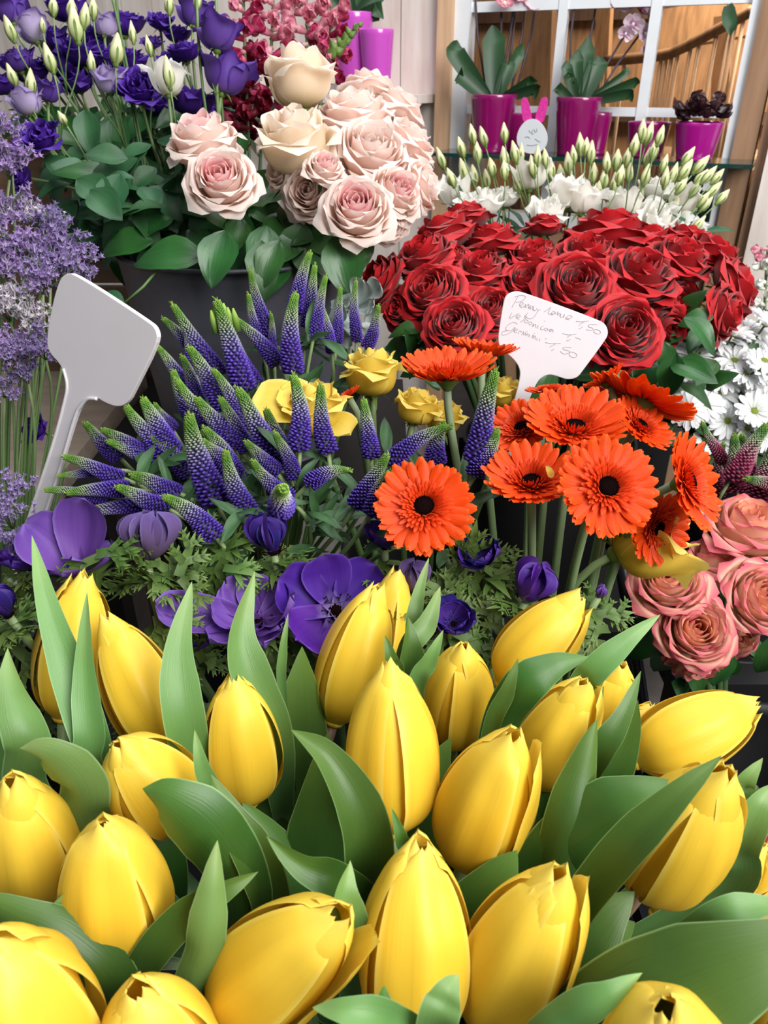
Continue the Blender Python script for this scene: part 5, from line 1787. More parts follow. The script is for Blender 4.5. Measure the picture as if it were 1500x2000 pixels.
# chosen foreground leaves
for x, y, d, dr, s, mm, mt_ in ((150, 350, .80, (.8, -.5, .2), .052, LEAF_ROUND, M_LLEAF), (175, 372, .785, (.7, -.6, .3), .05, LEAF_ROUND, M_LLEAF), (235, 340, .80, (-.3, -1, .2), .05, LEAF_ROUND, M_LLEAF),
                                (165, 215, .86, (.2, -.9, .2), .05, LEAF_OVAL, M_LLEAF), (300, 470, .82, (-1, -.1, .2), .06, LEAF_OVAL, M_RLEAF), (400, 500, .78, (-1, .0, .3), .07, LEAF_OVAL, M_RLEAF),
                                (440, 450, .77, (-.2, -1, .3), .062, LEAF_ROUND, M_RLEAF), (545, 470, .76, (-.4, -1, .3), .05, LEAF_OVAL, M_RLEAF), (510, 470, .76, (.1, -1, .3), .055, LEAF_OVAL, M_RLEAF),
                                (655, 460, .76, (.3, -1, .2), .062, LEAF_ROUND, M_RLEAF), (250, 310, .82, (-.9, .0, .3), .045, LEAF_ROUND, M_LLEAF)):
    p = P(x, y, d)
    hs = PLT if x < 330 else GREY_T
    host = min(hs, key=lambda h: (h[1] - p).length)
    put_leaf(host[0], p, CV(dr), s, mm, mt_, CV((.1, .3, 1)))
# little leafy shoot hanging over the bucket rim
t = PLT[6]
pa, pb, pc = P(318, 515, .79), P(280, 560, .765), P(243, 592, .76)
part('flower_stalk', world_mesh('flower_stalk', *tube(about([pa, pb, pc], t[2]), .0014, 6)), M_STEM, t[0], pos(t[2]))
for dr in ((-.8, .4, .2), (-.2, -1, .3), (.3, -1, .2), (-1, -.2, .3)):
    put_leaf(t[0], pc, CV(dr), .026, LEAF_OVAL, M_LLEAF, CV((0, .2, 1)))

# ------------------------------------------------------------------ snapdragons and stocks
M_SN1 = petal_mat('crimson_snapdragon', [(0, '#e6b8a8'), (.3, '#bc3a66'), (1, '#a01848')], streak=.1, trans=.2, rough=.5, var=.12, edge='#c25078', edge_at=.9)
M_SN2 = petal_mat('dark_red_snapdragon', [(0, '#7a1030'), (1, '#6e0620')], streak=.1, trans=.15, rough=.5, var=.15, edge='#8f1030', edge_at=.9)
M_SN3 = petal_mat('pink_snapdragon', [(0, '#efe0c8'), (.35, '#e8a8b4'), (1, '#d86e8c')], streak=.1, trans=.25, rough=.5, var=.1, edge='#e2a2ae', edge_at=.9)


def snap_meshes(seed):
    g = random.Random(seed)
    mb = MB()
    for a, ln, el in ((.5, 1.0, 60), (-.5, 1.0, 60), (2.2, .85, 15), (PI, .9, 5), (-2.2, .85, 15)):
        v, f, uv = apetal(.95, 1.1, seed * 9 + int(a * 10), nu=7, nv=8, ruffle=.12)
        v = np.array(v) * ln
        e = math.radians(el)
        c, s = math.cos(e), math.sin(e)
        x, z = v[:, 0].copy(), v[:, 2].copy()
        v[:, 0] = x * c - z * s
        v[:, 2] = x * s + z * c
        rotz(v, a)
        mb.add(v, f, uv)
    mb.add(*tube([(0, 0, -.9), (0, 0, -.4), (0, 0, .05)], [.12, .22, .28], 8))
    mb.add(*ball((-.22, 0, .22), .26, 8, 6, (1, 1.3, .8)))
    return mb.mesh('floret')


SNAP = [snap_meshes(i) for i in range(3)]


def snapdragon(label, name, pts, key, w, n, mats_, group, d, tip=0):
    wps = [P(x, y, d) for x, y in pts]
    path = smooth_path(wps, 40)
    base = path[-1]
    q = foot(key, base)
    t = thing(name, label, 'snapdragon' if name == 'snapdragon' else 'stock', q, group)
    ax = (path[0] - path[-1]).normalized()
    for k in range(n):
        s = (k + .5) / n
        p = path[int(s * 39)]
        a = k * 2.4
        v = Vector((math.cos(a), math.sin(a) * .8 - .5, rnd.uniform(-.1, .5))).normalized()
        sz = w * d / F / 2 * (.45 + .75 * min(1, s * 2)) if tip else w * d / F / 2
        part('floret', SNAP[k % 3], mats_[min(len(mats_) - 1, int(s * len(mats_) + rnd.uniform(-.3, .3))) if len(mats_) > 1 else 0], t, pos(p + v * sz * .8, frame(v, PI / 2 + rnd.uniform(-.3, .3), toward=Vector((0, 0, -1))), (sz, sz, sz)))
    part('stem', world_mesh('stem', *tube(about(path, q), .002, 8)), M_STEM, t, pos(q))
    stem_part(t, q, base, ax, key, q, .002, M_STEM_DK, .0025)
    return t, path, q


snapdragon('pink and crimson snapdragon standing next to the violet lisianthus cups', 'snapdragon', [(474, -60), (478, 90), (485, 260)], 'grey', 52, 26, (M_SN3, M_SN1, M_SN2), 'snapdragons', .97, 1)
snapdragon('snapdragon with pale pink upper florets behind the cream rosebud', 'snapdragon', [(535, -70), (530, 90), (510, 290)], 'grey', 54, 28, (M_SN3, M_SN3, M_SN1, M_SN2), 'snapdragons', 1.0, 1)
snapdragon('crimson snapdragon just beyond the cream rosebud', 'snapdragon', [(592, -70), (600, 60), (590, 220)], 'grey', 52, 24, (M_SN3, M_SN3, M_SN1), 'snapdragons', 1.02, 1)
snapdragon('crimson snapdragon next to the lilac pots', 'snapdragon', [(645, -60), (645, 50), (630, 170)], 'grey', 46, 22, (M_SN3, M_SN1), 'snapdragons', 1.03, 1)
snapdragon('dark red snapdragon low in the shade beside the pale rose pair', 'snapdragon', [(470, 110), (462, 200), (470, 300)], 'grey', 50, 20, (M_SN1, M_SN2), 'snapdragons', .99, 0)
t, path, q = snapdragon('snapdragon tip bending outwards with green buds before the lilac pots', 'snapdragon', [(702, 48), (668, 90), (632, 130)], 'grey', 20, 3, (M_SN3,), 'snapdragons', .95, 1)
for k in range(16):
    p = path[2 + k * 2]
    a = k * 2.4
    v = (Vector((math.cos(a), math.sin(a), .5)) + (path[0] - path[-1]).normalized() * .7).normalized()
    s = .009 + .0006 * k
    part('bud', BUDS[k % 3][0], M_SEPAL, t, pos(p, frame(v, 0), (s * 1.6, s * 1.6, s)))
M_STOCK = petal_mat('white_stock', [(0, '#e6ead0'), (1, '#f4f4f0')], streak=.05, trans=.25, rough=.5, var=.05)
snapdragon('white stock flower at the picture edge behind the red roses, pinkish on top', 'stock_flower', [(1500, 480), (1496, 540), (1492, 640)], 'dai', 34, 22, (M_SN3, M_STOCK, M_STOCK, M_STOCK), None, 1.12, 0)

# ------------------------------------------------------------------ white lisianthus
WL = [
    (1033, 342, 1.10, 62, (-.05, .95, .25), 'liscup', 'white lisianthus cup just under the bunny tag'),
    (1106, 376, 1.08, 66, (-.05, .9, .35), 'liscup', 'white lisianthus of a pair in the middle of the white bunch, nearer the bunny tag'),
    (1140, 388, 1.07, 62, (.1, .9, .35), 'liscup', 'white lisianthus of the pair in the middle of the bunch, farther from the bunny tag'),
    (1222, 398, 1.09, 58, (0, .95, .2), 'liscup', 'creamy white lisianthus cup between the pair and the broad open one'),
    (1290, 432, 1.08, 92, (0, .5, .7), 'lis', 'broad open white lisianthus directly above the red roses'),
    (940, 398, 1.08, 84, (-.1, .7, .5), 'lis', 'open pinkish white lisianthus beside the pale roses'),
    (885, 372, 1.12, 62, (-.2, .8, .4), 'liscup', 'greenish cream lisianthus at the beginning of the white bunch'),
    (1338, 392, 1.10, 56, (.2, .9, .3), 'liscup', 'white lisianthus cup near the far end of the bunch'),
    (1072, 418, 1.06, 62, (.0, .6, .5), 'liscup', 'cream lisianthus low behind the red roses under the middle pair'),
    (985, 388, 1.12, 64, (0, .8, .4), 'lis', 'white lisianthus deep between the stems beneath the cup under the bunny tag'),
    (1180, 425, 1.12, 76, (0, .6, .6), 'lis', 'white lisianthus in shade behind the widest red rose'),
    (1285, 372, 1.13, 70, (.1, .8, .4), 'lis', 'white lisianthus hidden among the many upright buds'),
    (1352, 445, 1.10, 60, (.3, .5, .6), 'lis', 'pale lisianthus at the lower far corner of the white bunch'),
]
WLT = []
for i, (x, y, d, w, ax, kind, lb) in enumerate(WL):
    t, base, q, pts, R = rose('white_lisianthus', lb, 'lisianthus', 'white lisianthus behind the red roses', 'white', x, y - 8, d, w * 1.3, ax, kind, i % 3 + 25, M_WHITELIS, M_WHITELIS, roll=i * 1.5, stem_r=.0016, stem_m=M_STEM)
    WLT.append((t, base, q, pts))
WB = [(900, 290), (922, 265), (943, 270), (985, 262), (932, 300), (985, 310), (860, 312), (960, 330), (1005, 300), (1018, 302), (985, 335), (1050, 308), (1065, 312), (1075, 332), (880, 350), (1095, 345), (1120, 305), (1133, 285),
      (1145, 290), (1155, 300), (1110, 322), (1185, 320), (1205, 315), (1225, 310), (1240, 285), (1255, 258), (1268, 264), (1290, 268), (1265, 310), (1278, 295), (1298, 322), (1230, 340), (1180, 352), (1250, 380), (1345, 308), (1340, 335),
      (1370, 325), (1300, 350), (1316, 342), (1370, 350), (1360, 372), (1385, 345), (1402, 348), (1350, 388), (1375, 392), (1395, 374), (1412, 388), (1380, 402), (1352, 420), (1366, 440), (1160, 340), (1200, 360), (1040, 328), (950, 352),
      (905, 335), (1320, 402), (1240, 402), (1212, 345), (1262, 345), (1168, 375), (1010, 360), (925, 345), (1332, 365)]
for x, y in WB:
    d = rnd.uniform(1.04, 1.14)
    lean = (x - 1120) / 420
    ax = (lean * (1.4 if x > 1330 else .5) + rnd.uniform(-.12, .12), 1, rnd.uniform(0, .25))
    host = min(WLT, key=lambda h: (h[1] - P(x - lean * 30, y + 80, d)).length)
    put_bud(host, x, y - 4, d, rnd.uniform(36, 46), ax, M_BUD, 'white', rnd.uniform(.9, 1.15), down=rnd.uniform(.07, .12))
leaves_at(26, (880, 1380), (400, 460), (1.08, 1.2), (.03, .05), LEAF_LANCE, M_LLEAF, WLT)

# ------------------------------------------------------------------ white daisies
M_DAISY = petal_mat('daisy_petal', [(0, '#e3e6d8'), (.3, '#f2f3f2'), (1, '#f8f8fa')], streak=.04, trans=.25, rough=.5, bump=.2, var=.03, sstr=6)
M_DEYE = plain_mat('daisy_eye', '#8a9a30', rough=.8, color2='#5c6c1c', scale=700)


def daisy_meshes(seed, dish):
    g = random.Random(seed)
    mb = MB()
    for ring in range(2):
        n = 13 if ring else 15
        for k in range(n):
            a = 2 * PI * (k + .5 * ring) / n + g.uniform(-.08, .08)
            v, f, uv = strap(.14, g.uniform(.86, 1.03), g.uniform(.26, .33), .02 + .03 * ring, dish + .08 * ring + g.uniform(-.1, .06), .08, nu=5, nv=7, tipw=.45, cup=.2)
            rotz(v, a)
            mb.add(v, f, uv)
    eye = MB()
    eye.add(*ball((0, 0, .05), .19, 14, 7, (1, 1, .5)))
    for k in range(50):
        rr = .17 * math.sqrt(k / 50)
        a = k * 2.4
        eye.add(*ball((rr * math.cos(a), rr * math.sin(a), .13 - 1.2 * rr * rr), .022, 5, 3))
    return mb.mesh('ray_petals'), eye.mesh('daisy_eye')


DM = [daisy_meshes(1, .1), daisy_meshes(2, -.15), daisy_meshes(3, .3)]
DA = [
    (1366, 740, 'white daisy facing the viewer with a fully visible green eye near the rose leaves'),
    (1319, 763, 'white daisy turned sideways over the last rear gerbera'),
    (1275, 766, 'outermost white daisy, only petals and a dark eye beside the red rose leaves'),
    (1401, 771, 'white daisy with a leaf-like green eye in the middle of the bunch'),
    (1454, 732, 'white daisy with an oval eye near the picture edge'),
    (1472, 804, 'white daisy with a large round green eye above the crimson veronica'),
    (1412, 692, 'white daisy with a small tilted eye below the top of the bunch'),
    (1409, 739, 'white daisy squeezed between the fully visible one and the oval-eyed one'),
    (1389, 853, 'lowest white daisy touching the crimson veronica tip'),
    (1443, 779, 'white daisy next to the large round-eyed one, eye half hidden'),
    (1376, 792, 'white daisy just above the dark gap in the bunch'),
    (1428, 853, 'low white daisy between the green veronica tips'),
    (1374, 664, 'white daisy at the top of the bunch beside the magenta petal'),
    (1398, 670, 'white daisy at the top, second from the magenta petal'),
    (1430, 655, 'white daisy under the dark red rose turned from beneath'),
    (1457, 646, 'white daisy at the highest point of the bunch'),
    (1478, 661, 'white daisy on the upper slope at the picture edge'),
    (1493, 636, 'white daisy right below the outermost red rose'),
    (1466, 684, 'white daisy with shaded petals in the upper part'),
    (1492, 706, 'creamy white daisy at the picture edge'),
    (1476, 724, 'white daisy overlapping the oval-eyed one'),
    (1498, 752, 'white daisy cut by the picture edge halfway down the bunch'),
    (1492, 776, 'white daisy above the large round-eyed one at the edge'),
    (1457, 836, 'white daisy beneath the large round-eyed one'),
    (1490, 846, 'low white daisy at the picture edge over the veronica'),
    (1419, 822, 'white daisy behind the low ones'),
    (1352, 700, 'white daisy on the outline of the bunch above the fully visible one'),
    (1434, 706, 'white daisy in the centre of the upper part'),
    (1345, 800, 'white daisy petals showing behind the last rear gerbera'),
    (1330, 735, 'white daisy behind the sideways one'),
]
for i, (x, y, lb) in enumerate(DA):
    d = .93 + rnd.uniform(-.02, .03) + (.02 if y < 700 else 0)
    R = 82 * d / F / 2
    fx = (x - 1400) / 260
    ax = CV((fx + rnd.uniform(-.35, .35) - (.5 if i in (1, 2) else 0), .45 + (760 - y) / 200 + rnd.uniform(-.2, .2), .8))
    if i in (0, 5):
        ax = CV((-.05, .2, 1))
    c = P(x, y, d)
    q = foot('dai', c)
    t = thing('white_daisy', lb, 'daisy', q, 'white daisies')
    M_ = pos(c, frame(ax, i), (R, R, R))
    part('ray_petals', DM[i % 3][0], M_DAISY, t, M_)
    part('eye', DM[i % 3][1], M_DEYE, t, M_, label='green eye')
    stem_part(t, q, c, ax, 'dai', q, .0013, M_STEM_DK, .0016)
    for k in range(3):
        put_leaf(t, c - Vector((rnd.uniform(-.02, .02), 0, rnd.uniform(.02, .06))), CV((rnd.uniform(-1, 1), rnd.uniform(-1, .3), 0)), .035, LEAF_OVAL, M_VLEAF, CV((0, .5, 1)))
pm = CV((.1, -.3, .8))
v, f, uv = apetal(.9, .8, 5)
t = thing('magenta_flower', 'small magenta petal flower peeping between the red roses and the daisies', 'flower', foot('red', P(1385, 640, .95)))
for k in range(5):
    part('petal', APET[k % 2], M_SN1, t, pos(P(1383, 640, .95), frame(pm, k * 1.256) @ Matrix.Rotation(-.6, 3, 'Y'), (.022, .022, .022)))
stem_part(t, Vector(WM[t].translation), P(1383, 640, .95), pm * -1, 'red', Vector(WM[t].translation), .0015, M_STEM_DK)

# ------------------------------------------------------------------ sea lavender
M_LAV = petal_mat('sea_lavender', [(0, '#cfc8d4'), (.35, '#a592bf'), (1, '#8b70ac')], streak=.1, trans=.25, rough=.6, var=.28, tint=.03)
M_LAVW = petal_mat('faded_sea_lavender', [(0, '#b9b2a0'), (.4, '#d6d0cf'), (1, '#b9a8cc')], streak=.1, trans=.2, rough=.6, var=.2)


def lavender_mesh(seed, n=150):
    g = random.Random(seed)
    mb = MB()
    br = MB()
    for b in range(9):
        a = 2.4 * b
        el = g.uniform(-.1, 1.1)
        dv = np.array([math.cos(a) * math.cos(el), math.sin(a) * math.cos(el), math.sin(el)])
        ln = g.uniform(.65, 1.0)
        br.add(*tube([(0, 0, -.3), tuple(dv * ln * .5 + np.array([0, 0, .05])), tuple(dv * ln)], .018, 5))
        for k in range(n // 9):
            q = g.uniform(.25, 1.0)
            c = dv * ln * q + np.array([g.gauss(0, .09), g.gauss(0, .09), g.gauss(0, .09)])
            ax = np.array([g.gauss(0, .6), g.gauss(0, .6), 1.0]) + dv * .6
            ax /= np.linalg.norm(ax)
            s = np.cross(ax, [.3, .2, .9]); s /= np.linalg.norm(s)
            u_ = np.cross(s, ax)
            sz = g.uniform(.075, .12)
            vs, uvs = [c], [(0, 0)]
            for j in range(10):
                w = 2 * PI * j / 10
                rr = sz * (1.0 if j % 2 == 0 else .42)
                vs.append(c + ax * sz * (.9 if j % 2 == 0 else .6) + (s * math.cos(w) + u_ * math.sin(w)) * rr)
                uvs.append((0, 1 if j % 2 == 0 else .5))
            f = [(0, 1 + j, 1 + (j + 1) % 10) for j in range(10)]
            mb.add(vs, f, uvs)
            mb.add(*tube([tuple(c - ax * sz * 1.1), tuple(c + ax * sz * .3)], [sz * .12, sz * .3], 5, False))
    return mb.mesh('florets', smooth=False), br.mesh('branchlets')


LAV = [lavender_mesh(i) for i in range(4)]
LV = [(22, 330, .66, 62, 0, 'sea lavender tuft at the picture edge below the drooping dark lisianthus'), (5, 255, .68, 44, 0, 'highest sea lavender tuft at the picture edge'), (8, 420, .65, 66, 0, 'sea lavender tuft at the edge, second from the top'),
      (70, 432, .66, 50, 1, 'whitish faded sea lavender tuft at the top of the main cloud'), (105, 470, .65, 66, 0, 'sea lavender tuft on the outer slope of the main cloud'), (55, 490, .64, 70, 0, 'dense lavender-blue tuft in the middle of the main cloud'),
      (138, 500, .65, 62, 0, 'sea lavender tuft pointing towards the zinc bucket'), (12, 520, .64, 70, 0, 'sea lavender tuft at the edge halfway down'), (98, 540, .63, 66, 0, 'sea lavender tuft beside the top corner of the blank sign'),
      (150, 548, .66, 50, 0, 'outermost sea lavender tuft behind the sign corner'), (40, 575, .63, 60, 1, 'greyish dried sea lavender tuft above the purple lower ones'), (10, 610, .62, 60, 1, 'white-flecked sea lavender tuft at the edge beside the sign'),
      (82, 560, .62, 50, 0, 'sea lavender tuft touching the upper edge of the blank sign'), (60, 625, .62, 56, 1, 'pale bristly sea lavender tuft next to the sign'), (40, 682, .60, 62, 0, 'strong purple sea lavender tuft beside the blank sign'),
      (85, 690, .595, 46, 0, 'purple sea lavender sprig crossing the edge of the blank sign'), (12, 700, .60, 56, 0, 'purple tuft of sea lavender at the edge under the bristly one'), (52, 735, .60, 44, 0, 'lowest tip of the strong purple sea lavender'),
      (10, 765, .60, 40, 0, 'small lilac sea lavender tuft just below the strong purple ones'), (22, 962, .53, 52, 0, 'sea lavender tuft low by the foot of the sign, upper one'), (14, 1020, .52, 56, 0, 'sea lavender tuft low by the foot of the sign, middle one'),
      (30, 1070, .50, 50, 0, 'sea lavender tuft hanging over the dark anemone at the edge')]
for i, (x, y, d, r, wh, lb) in enumerate(LV):
    R = r * d / F * 1.15
    c = P(x, y, d)
    q = foot('lav', c)
    ax = Vector((rnd.uniform(-.3, .5), rnd.uniform(-.3, .1), 1)).normalized()
    t = thing('sea_lavender', lb, 'sea lavender', q, 'sea lavender tufts')
    M_ = pos(c, frame(ax, i), (R, R, R))
    o = part('florets', LAV[i % 4][0], M_LAVW if wh else M_LAV, t, M_)
    o['kind'] = 'stuff'
    part('branchlets', LAV[i % 4][1], M_STEM, t, M_)
    stem_part(t, q, c - ax * R * .3, ax, 'lav', q, .0011, M_STEM, .0018)
# a stray violet lisianthus head low behind the sign
t, base, q, pts, R = rose('purple_lisianthus', 'dusky violet lisianthus head lying low between the sea lavender stems and the sign', 'lisianthus', None, 'lav', 68, 838, .68, 66, (-.3, .1, .6), 'lis', 22, M_VIOLETLT, M_VIOLET, stem_r=.0014, stem_m=M_STEM)

# ------------------------------------------------------------------ silvery leaves
M_SILVER = petal_mat('silver_leaf', [(0, '#8f9c98'), (1, '#aab5b0')], streak=.08, trans=.1, rough=.7, bump=.2, var=.15)
t = thing('dusty_miller', 'silvery grey ruffled leaves between the veronica tips and the red roses', 'foliage plant', foot('yel', P(680, 610, .76)))
q = Vector(WM[t].translation)
for i in range(15):
    p = P(rnd.uniform(645, 720), rnd.uniform(575, 680), rnd.uniform(.75, .80))
    v, f, uv = apetal(1.0, .9, 90 + i, ruffle=.09)
    me = MB().add(v, f, uv).mesh('leaf')
    x_ = CV((rnd.uniform(-1, 1), rnd.uniform(-.3, 1), .2)); z_ = CV((rnd.uniform(-.4, .4), .4, 1)); z_ = (z_ - x_ * z_.dot(x_)).normalized()
    s = rnd.uniform(.018, .028)
    part('leaf', me, M_SILVER, t, pos(p, Matrix((x_, z_.cross(x_), z_)).transposed(), (s, s, s)))
stem_part(t, q, P(680, 640, .78), Vector((.1, .1, 1)), 'yel', q, .002, M_STEM_DK)

# ------------------------------------------------------------------ price signs
M_SIGN = plain_mat('sign_plastic', '#d8d3d7', rough=.45, var=.02, bump=.01)
M_PENCIL = plain_mat('pencil', '#a2a2a9', rough=.8, var=.05)


def ray_plane(x, y, p0, n):
    ray = RIGHT * ((x - 750) / F) + UP * ((1000 - y) / F) + FWD
    return CAM + ray * ((p0 - CAM).dot(n) / ray.dot(n))


def smooth_poly(pts, it=2):
    for _ in range(it):
        out = []
        for i in range(len(pts)):
            a, b = pts[i], pts[(i + 1) % len(pts)]
            out += [(a[0] * .75 + b[0] * .25, a[1] * .75 + b[1] * .25), (a[0] * .25 + b[0] * .75, a[1] * .25 + b[1] * .75)]
        pts = out
    return pts


def sign(label, outline, p0, n, th, rim=None):
    import bmesh
    loc = ray_plane(outline[-1][0], outline[-1][1], p0, n)
    pts = [ray_plane(x, y, p0, n) - loc for x, y in smooth_poly(outline)]
    t = thing('price_sign', label, 'sign', loc)
    bm = bmesh.new()
    vs = [bm.verts.new(p) for p in pts]
    face = bm.faces.new(vs)
    bm.normal_update()
    if face.normal.dot(n) > 0:
        face.normal_flip()
    r = bmesh.ops.extrude_face_region(bm, geom=[face])
    nv = [g for g in r['geom'] if isinstance(g, bmesh.types.BMVert)]
    bmesh.ops.translate(bm, verts=nv, vec=n * th)
    bmesh.ops.recalc_face_normals(bm, faces=bm.faces)
    me = bpy.data.meshes.new('sign_plate')
    bm.to_mesh(me)
    bm.free()
    o = part('sign_plate', me, M_SIGN, t, pos(loc))
    bv = o.modifiers.new('edge', 'BEVEL')
    bv.width = .0007
    bv.segments = 3
    bv.limit_method = 'ANGLE'
    return t, loc


def rib(t, loc, pts, p0, n, r=.0009):
    w = [ray_plane(x, y, p0, n) - n * r * .2 - loc for x, y in pts]
    part('raised_rim', world_mesh('raised_rim', *tube(smooth_path(w, 5 * len(w)), r, 8)), M_SIGN, t, pos(loc))


n1 = CV((.40, .30, -.9))
p1 = P(120, 900, .565)
O1 = [(114, 548), (128, 534), (146, 534), (290, 628), (305, 642), (309, 668), (262, 762), (250, 786), (232, 796), (206, 788), (190, 777), (172, 776), (158, 790), (146, 815), (112, 930), (62, 1080), (30, 1180), (-12, 1180), (34, 1070), (96, 880), (128, 770), (130, 742), (118, 712), (96, 690), (90, 668), (98, 610)]
t1, l1 = sign('blank white plant label with its arrow-shaped plate tilted beside the sea lavender', O1, p1, n1, .0042)
rib(t1, l1, [(124, 720), (131, 750), (126, 785), (98, 885), (36, 1070)], p1, n1, .0011)
rib(t1, l1, [(190, 779), (172, 779), (158, 793), (146, 818), (112, 932), (62, 1080)], p1, n1, .0013)
n2 = CV((.05, .25, -1))
p2 = P(1080, 650, .645)
O2 = [(983, 590), (988, 576), (1004, 568), (1024, 571), (1168, 624), (1184, 634), (1189, 652), (1180, 668), (1140, 722), (1128, 738), (1108, 742), (1088, 735), (1072, 731), (1056, 738), (1046, 752), (1030, 790), (1000, 880), (985, 960), (962, 960), (980, 880), (1002, 790), (1015, 742), (1016, 720), (1002, 700), (980, 684), (972, 668), (975, 640)]
t2, l2 = sign('white price sign with three pencilled lines, standing between the gerberas and the red roses', O2, p2, n2, .0028)


def stroke(pts):
    return [(970 + a / 6.52, 560 + b / 6.52) for a, b in pts]


def ell(cx, cy, rx, ry, rot=.35):
    return [(cx + rx * math.cos(a) * math.cos(rot) - ry * math.sin(a) * math.sin(rot), cy + rx * math.cos(a) * math.sin(rot) + ry * math.sin(a) * math.cos(rot)) for a in [k * .55 for k in range(13)]]


W1 = [[(275, 118), (235, 190), (195, 260)], [(235, 130), (300, 110), (368, 122), (345, 165), (290, 192), (245, 195)], [(290, 238), (330, 228), (340, 205), (308, 203), (292, 235), (318, 262), (352, 250)],
      [(350, 262), (375, 218), (367, 266), (400, 226), (412, 230), (402, 275)], [(407, 277), (435, 236), (426, 287), (460, 246), (467, 252), (457, 296)], [(472, 262), (468, 298), (496, 300), (520, 268)],
      [(560, 290), (522, 298), (530, 302), (470, 390), (410, 404), (372, 372), (400, 330)], [(690, 258), (650, 292), (602, 320)], [(692, 262), (657, 340), (722, 346)], [(748, 320), (720, 312), (692, 345), (716, 356), (745, 318), (745, 350)],
      [(760, 346), (785, 316), (776, 362), (808, 332), (806, 376)], [(822, 346), (812, 385), (840, 386), (866, 350), (852, 396)], [(880, 396), (930, 402), (962, 382), (930, 364), (890, 384), (882, 412), (925, 420)],
      [(1010, 440), (1090, 446), (1176, 432)], [(1130, 440), (1085, 462), (1048, 492)], [(1098, 502), (1075, 525), (1048, 532)], [(1280, 482), (1190, 480), (1168, 508), (1230, 530), (1204, 555), (1140, 545)], ell(1280, 572, 46, 26)]
W2 = [[(195, 328), (165, 402), (240, 362), (292, 335)], [(240, 384), (290, 387), (302, 366), (268, 364), (254, 398), (290, 412)], [(308, 448), (345, 420), (358, 372), (372, 378), (366, 410)], ell(378, 440, 26, 19), ell(432, 466, 20, 20),
      [(455, 512), (470, 466), (470, 502), (498, 474), (502, 522)], [(530, 490), (524, 532)], [(606, 432), (616, 440)], [(595, 500), (562, 516), (566, 545), (604, 540)], ell(632, 542, 22, 16), [(660, 552), (690, 540), (722, 548)], [(720, 545), (682, 548), (680, 572), (714, 556), (722, 578)],
      [(838, 594), (920, 612), (1015, 600)], [(950, 606), (900, 646)], [(940, 664), (920, 682), (888, 686)], [(1003, 644), (1040, 658), (1076, 670)]]
W3 = [[(265, 474), (215, 450), (135, 495), (118, 545), (180, 556), (238, 512), (205, 560), (130, 606), (70, 612), (80, 572), (150, 556)], [(215, 562), (264, 556), (256, 535), (226, 548), (230, 580), (262, 582)], [(275, 597), (296, 560), (322, 578)],
      [(320, 612), (346, 566), (346, 616), (370, 582), (372, 622), (398, 592), (402, 628)], [(424, 602), (412, 640)], [(383, 566), (390, 574)], [(446, 650), (466, 610), (466, 656), (490, 622), (492, 670)], [(516, 652), (514, 682)], [(478, 588), (484, 596)], [(552, 660), (545, 692)], [(622, 658), (634, 664)],
      [(620, 710), (700, 722), (820, 718)], [(765, 720), (720, 742), (678, 766)], [(728, 788), (715, 806), (694, 810)], [(950, 776), (862, 770), (850, 796), (932, 822), (900, 850), (850, 852), (808, 820)], ell(972, 866, 52, 32)]
mb = MB()
for line in (W1, W2, W3):
    for s in line:
        w = [ray_plane(x, y, p2, n2) - n2 * .0001 - l2 for x, y in stroke(s)]
        mb.add(*[list(map(tuple, q)) if i == 0 else q for i, q in enumerate(tube(smooth_path(w, 4 * len(w)), .00021, 5))])
part('handwriting', mb.mesh('handwriting'), M_PENCIL, t2, pos(l2), label='grey pencil writing reading PennyLane 1,50 Veronica 1,- Germini 1,50')

# ------------------------------------------------------------------ pots on the glass shelf
def gloss_mat(name, c):
    m = plain_mat(name, c, rough=.22, spec=.6, var=.02, bump=0.0, coat=.8)
    return m


M_MAG = gloss_mat('magenta_glaze', '#8c0a5e')
M_MAG2 = gloss_mat('bright_magenta_glaze', '#b0128c')
M_LILPOT = gloss_mat('lilac_pink_glaze', '#cf52c4')
M_SOIL = plain_mat('soil', '#2a1c14', rough=1.0, color2='#120c08', scale=120, bump=.4)
M_OLEAF = petal_mat('orchid_leaf', [(0, '#223c20'), (.5, '#2c4f2c'), (1, '#243f28')], streak=.06, trans=.08, rough=.4, bump=.1, sstr=10, var=.15, spec=.4)
M_OSTEM = plain_mat('orchid_stem', '#3a2f38', rough=.5)


def pot(name, label, x, ytop, ybot, wtop, mt_, o, taper=.72, group=None, z=None):
    zb = z if z is not None else SHZ
    s, zt = on_wall(x, ytop, o)
    c = wp(s, zb, o)
    dcam = (c - CAM).dot(FWD)
    R = wtop * dcam / F / 2
    H = max(.03, zt - zb + R * .12)
    pr = [(.001, 0), (R * taper, 0), (R * taper + .002, .003)]
    for i in range(1, 15):
        q = i / 14
        pr.append((R * (taper + (1 - taper) * (q ** .8)), H * q))
    pr += [(R - .001, H + .002), (R - .004, H), (R - .005, H - .02), (.001, H - .02)]
    t = thing(name, label, 'flower pot', c, group)
    part('pot_body', MB().add(*lathe(pr, 48)).mesh('pot_body'), mt_, t, pos(c))
    part('soil', MB().add(*lathe([(R - .006, H - .012), (R * .5, H - .006), (.001, H - .005)], 32)).mesh('soil'), M_SOIL, t, pos(c))
    return t, c, R, H


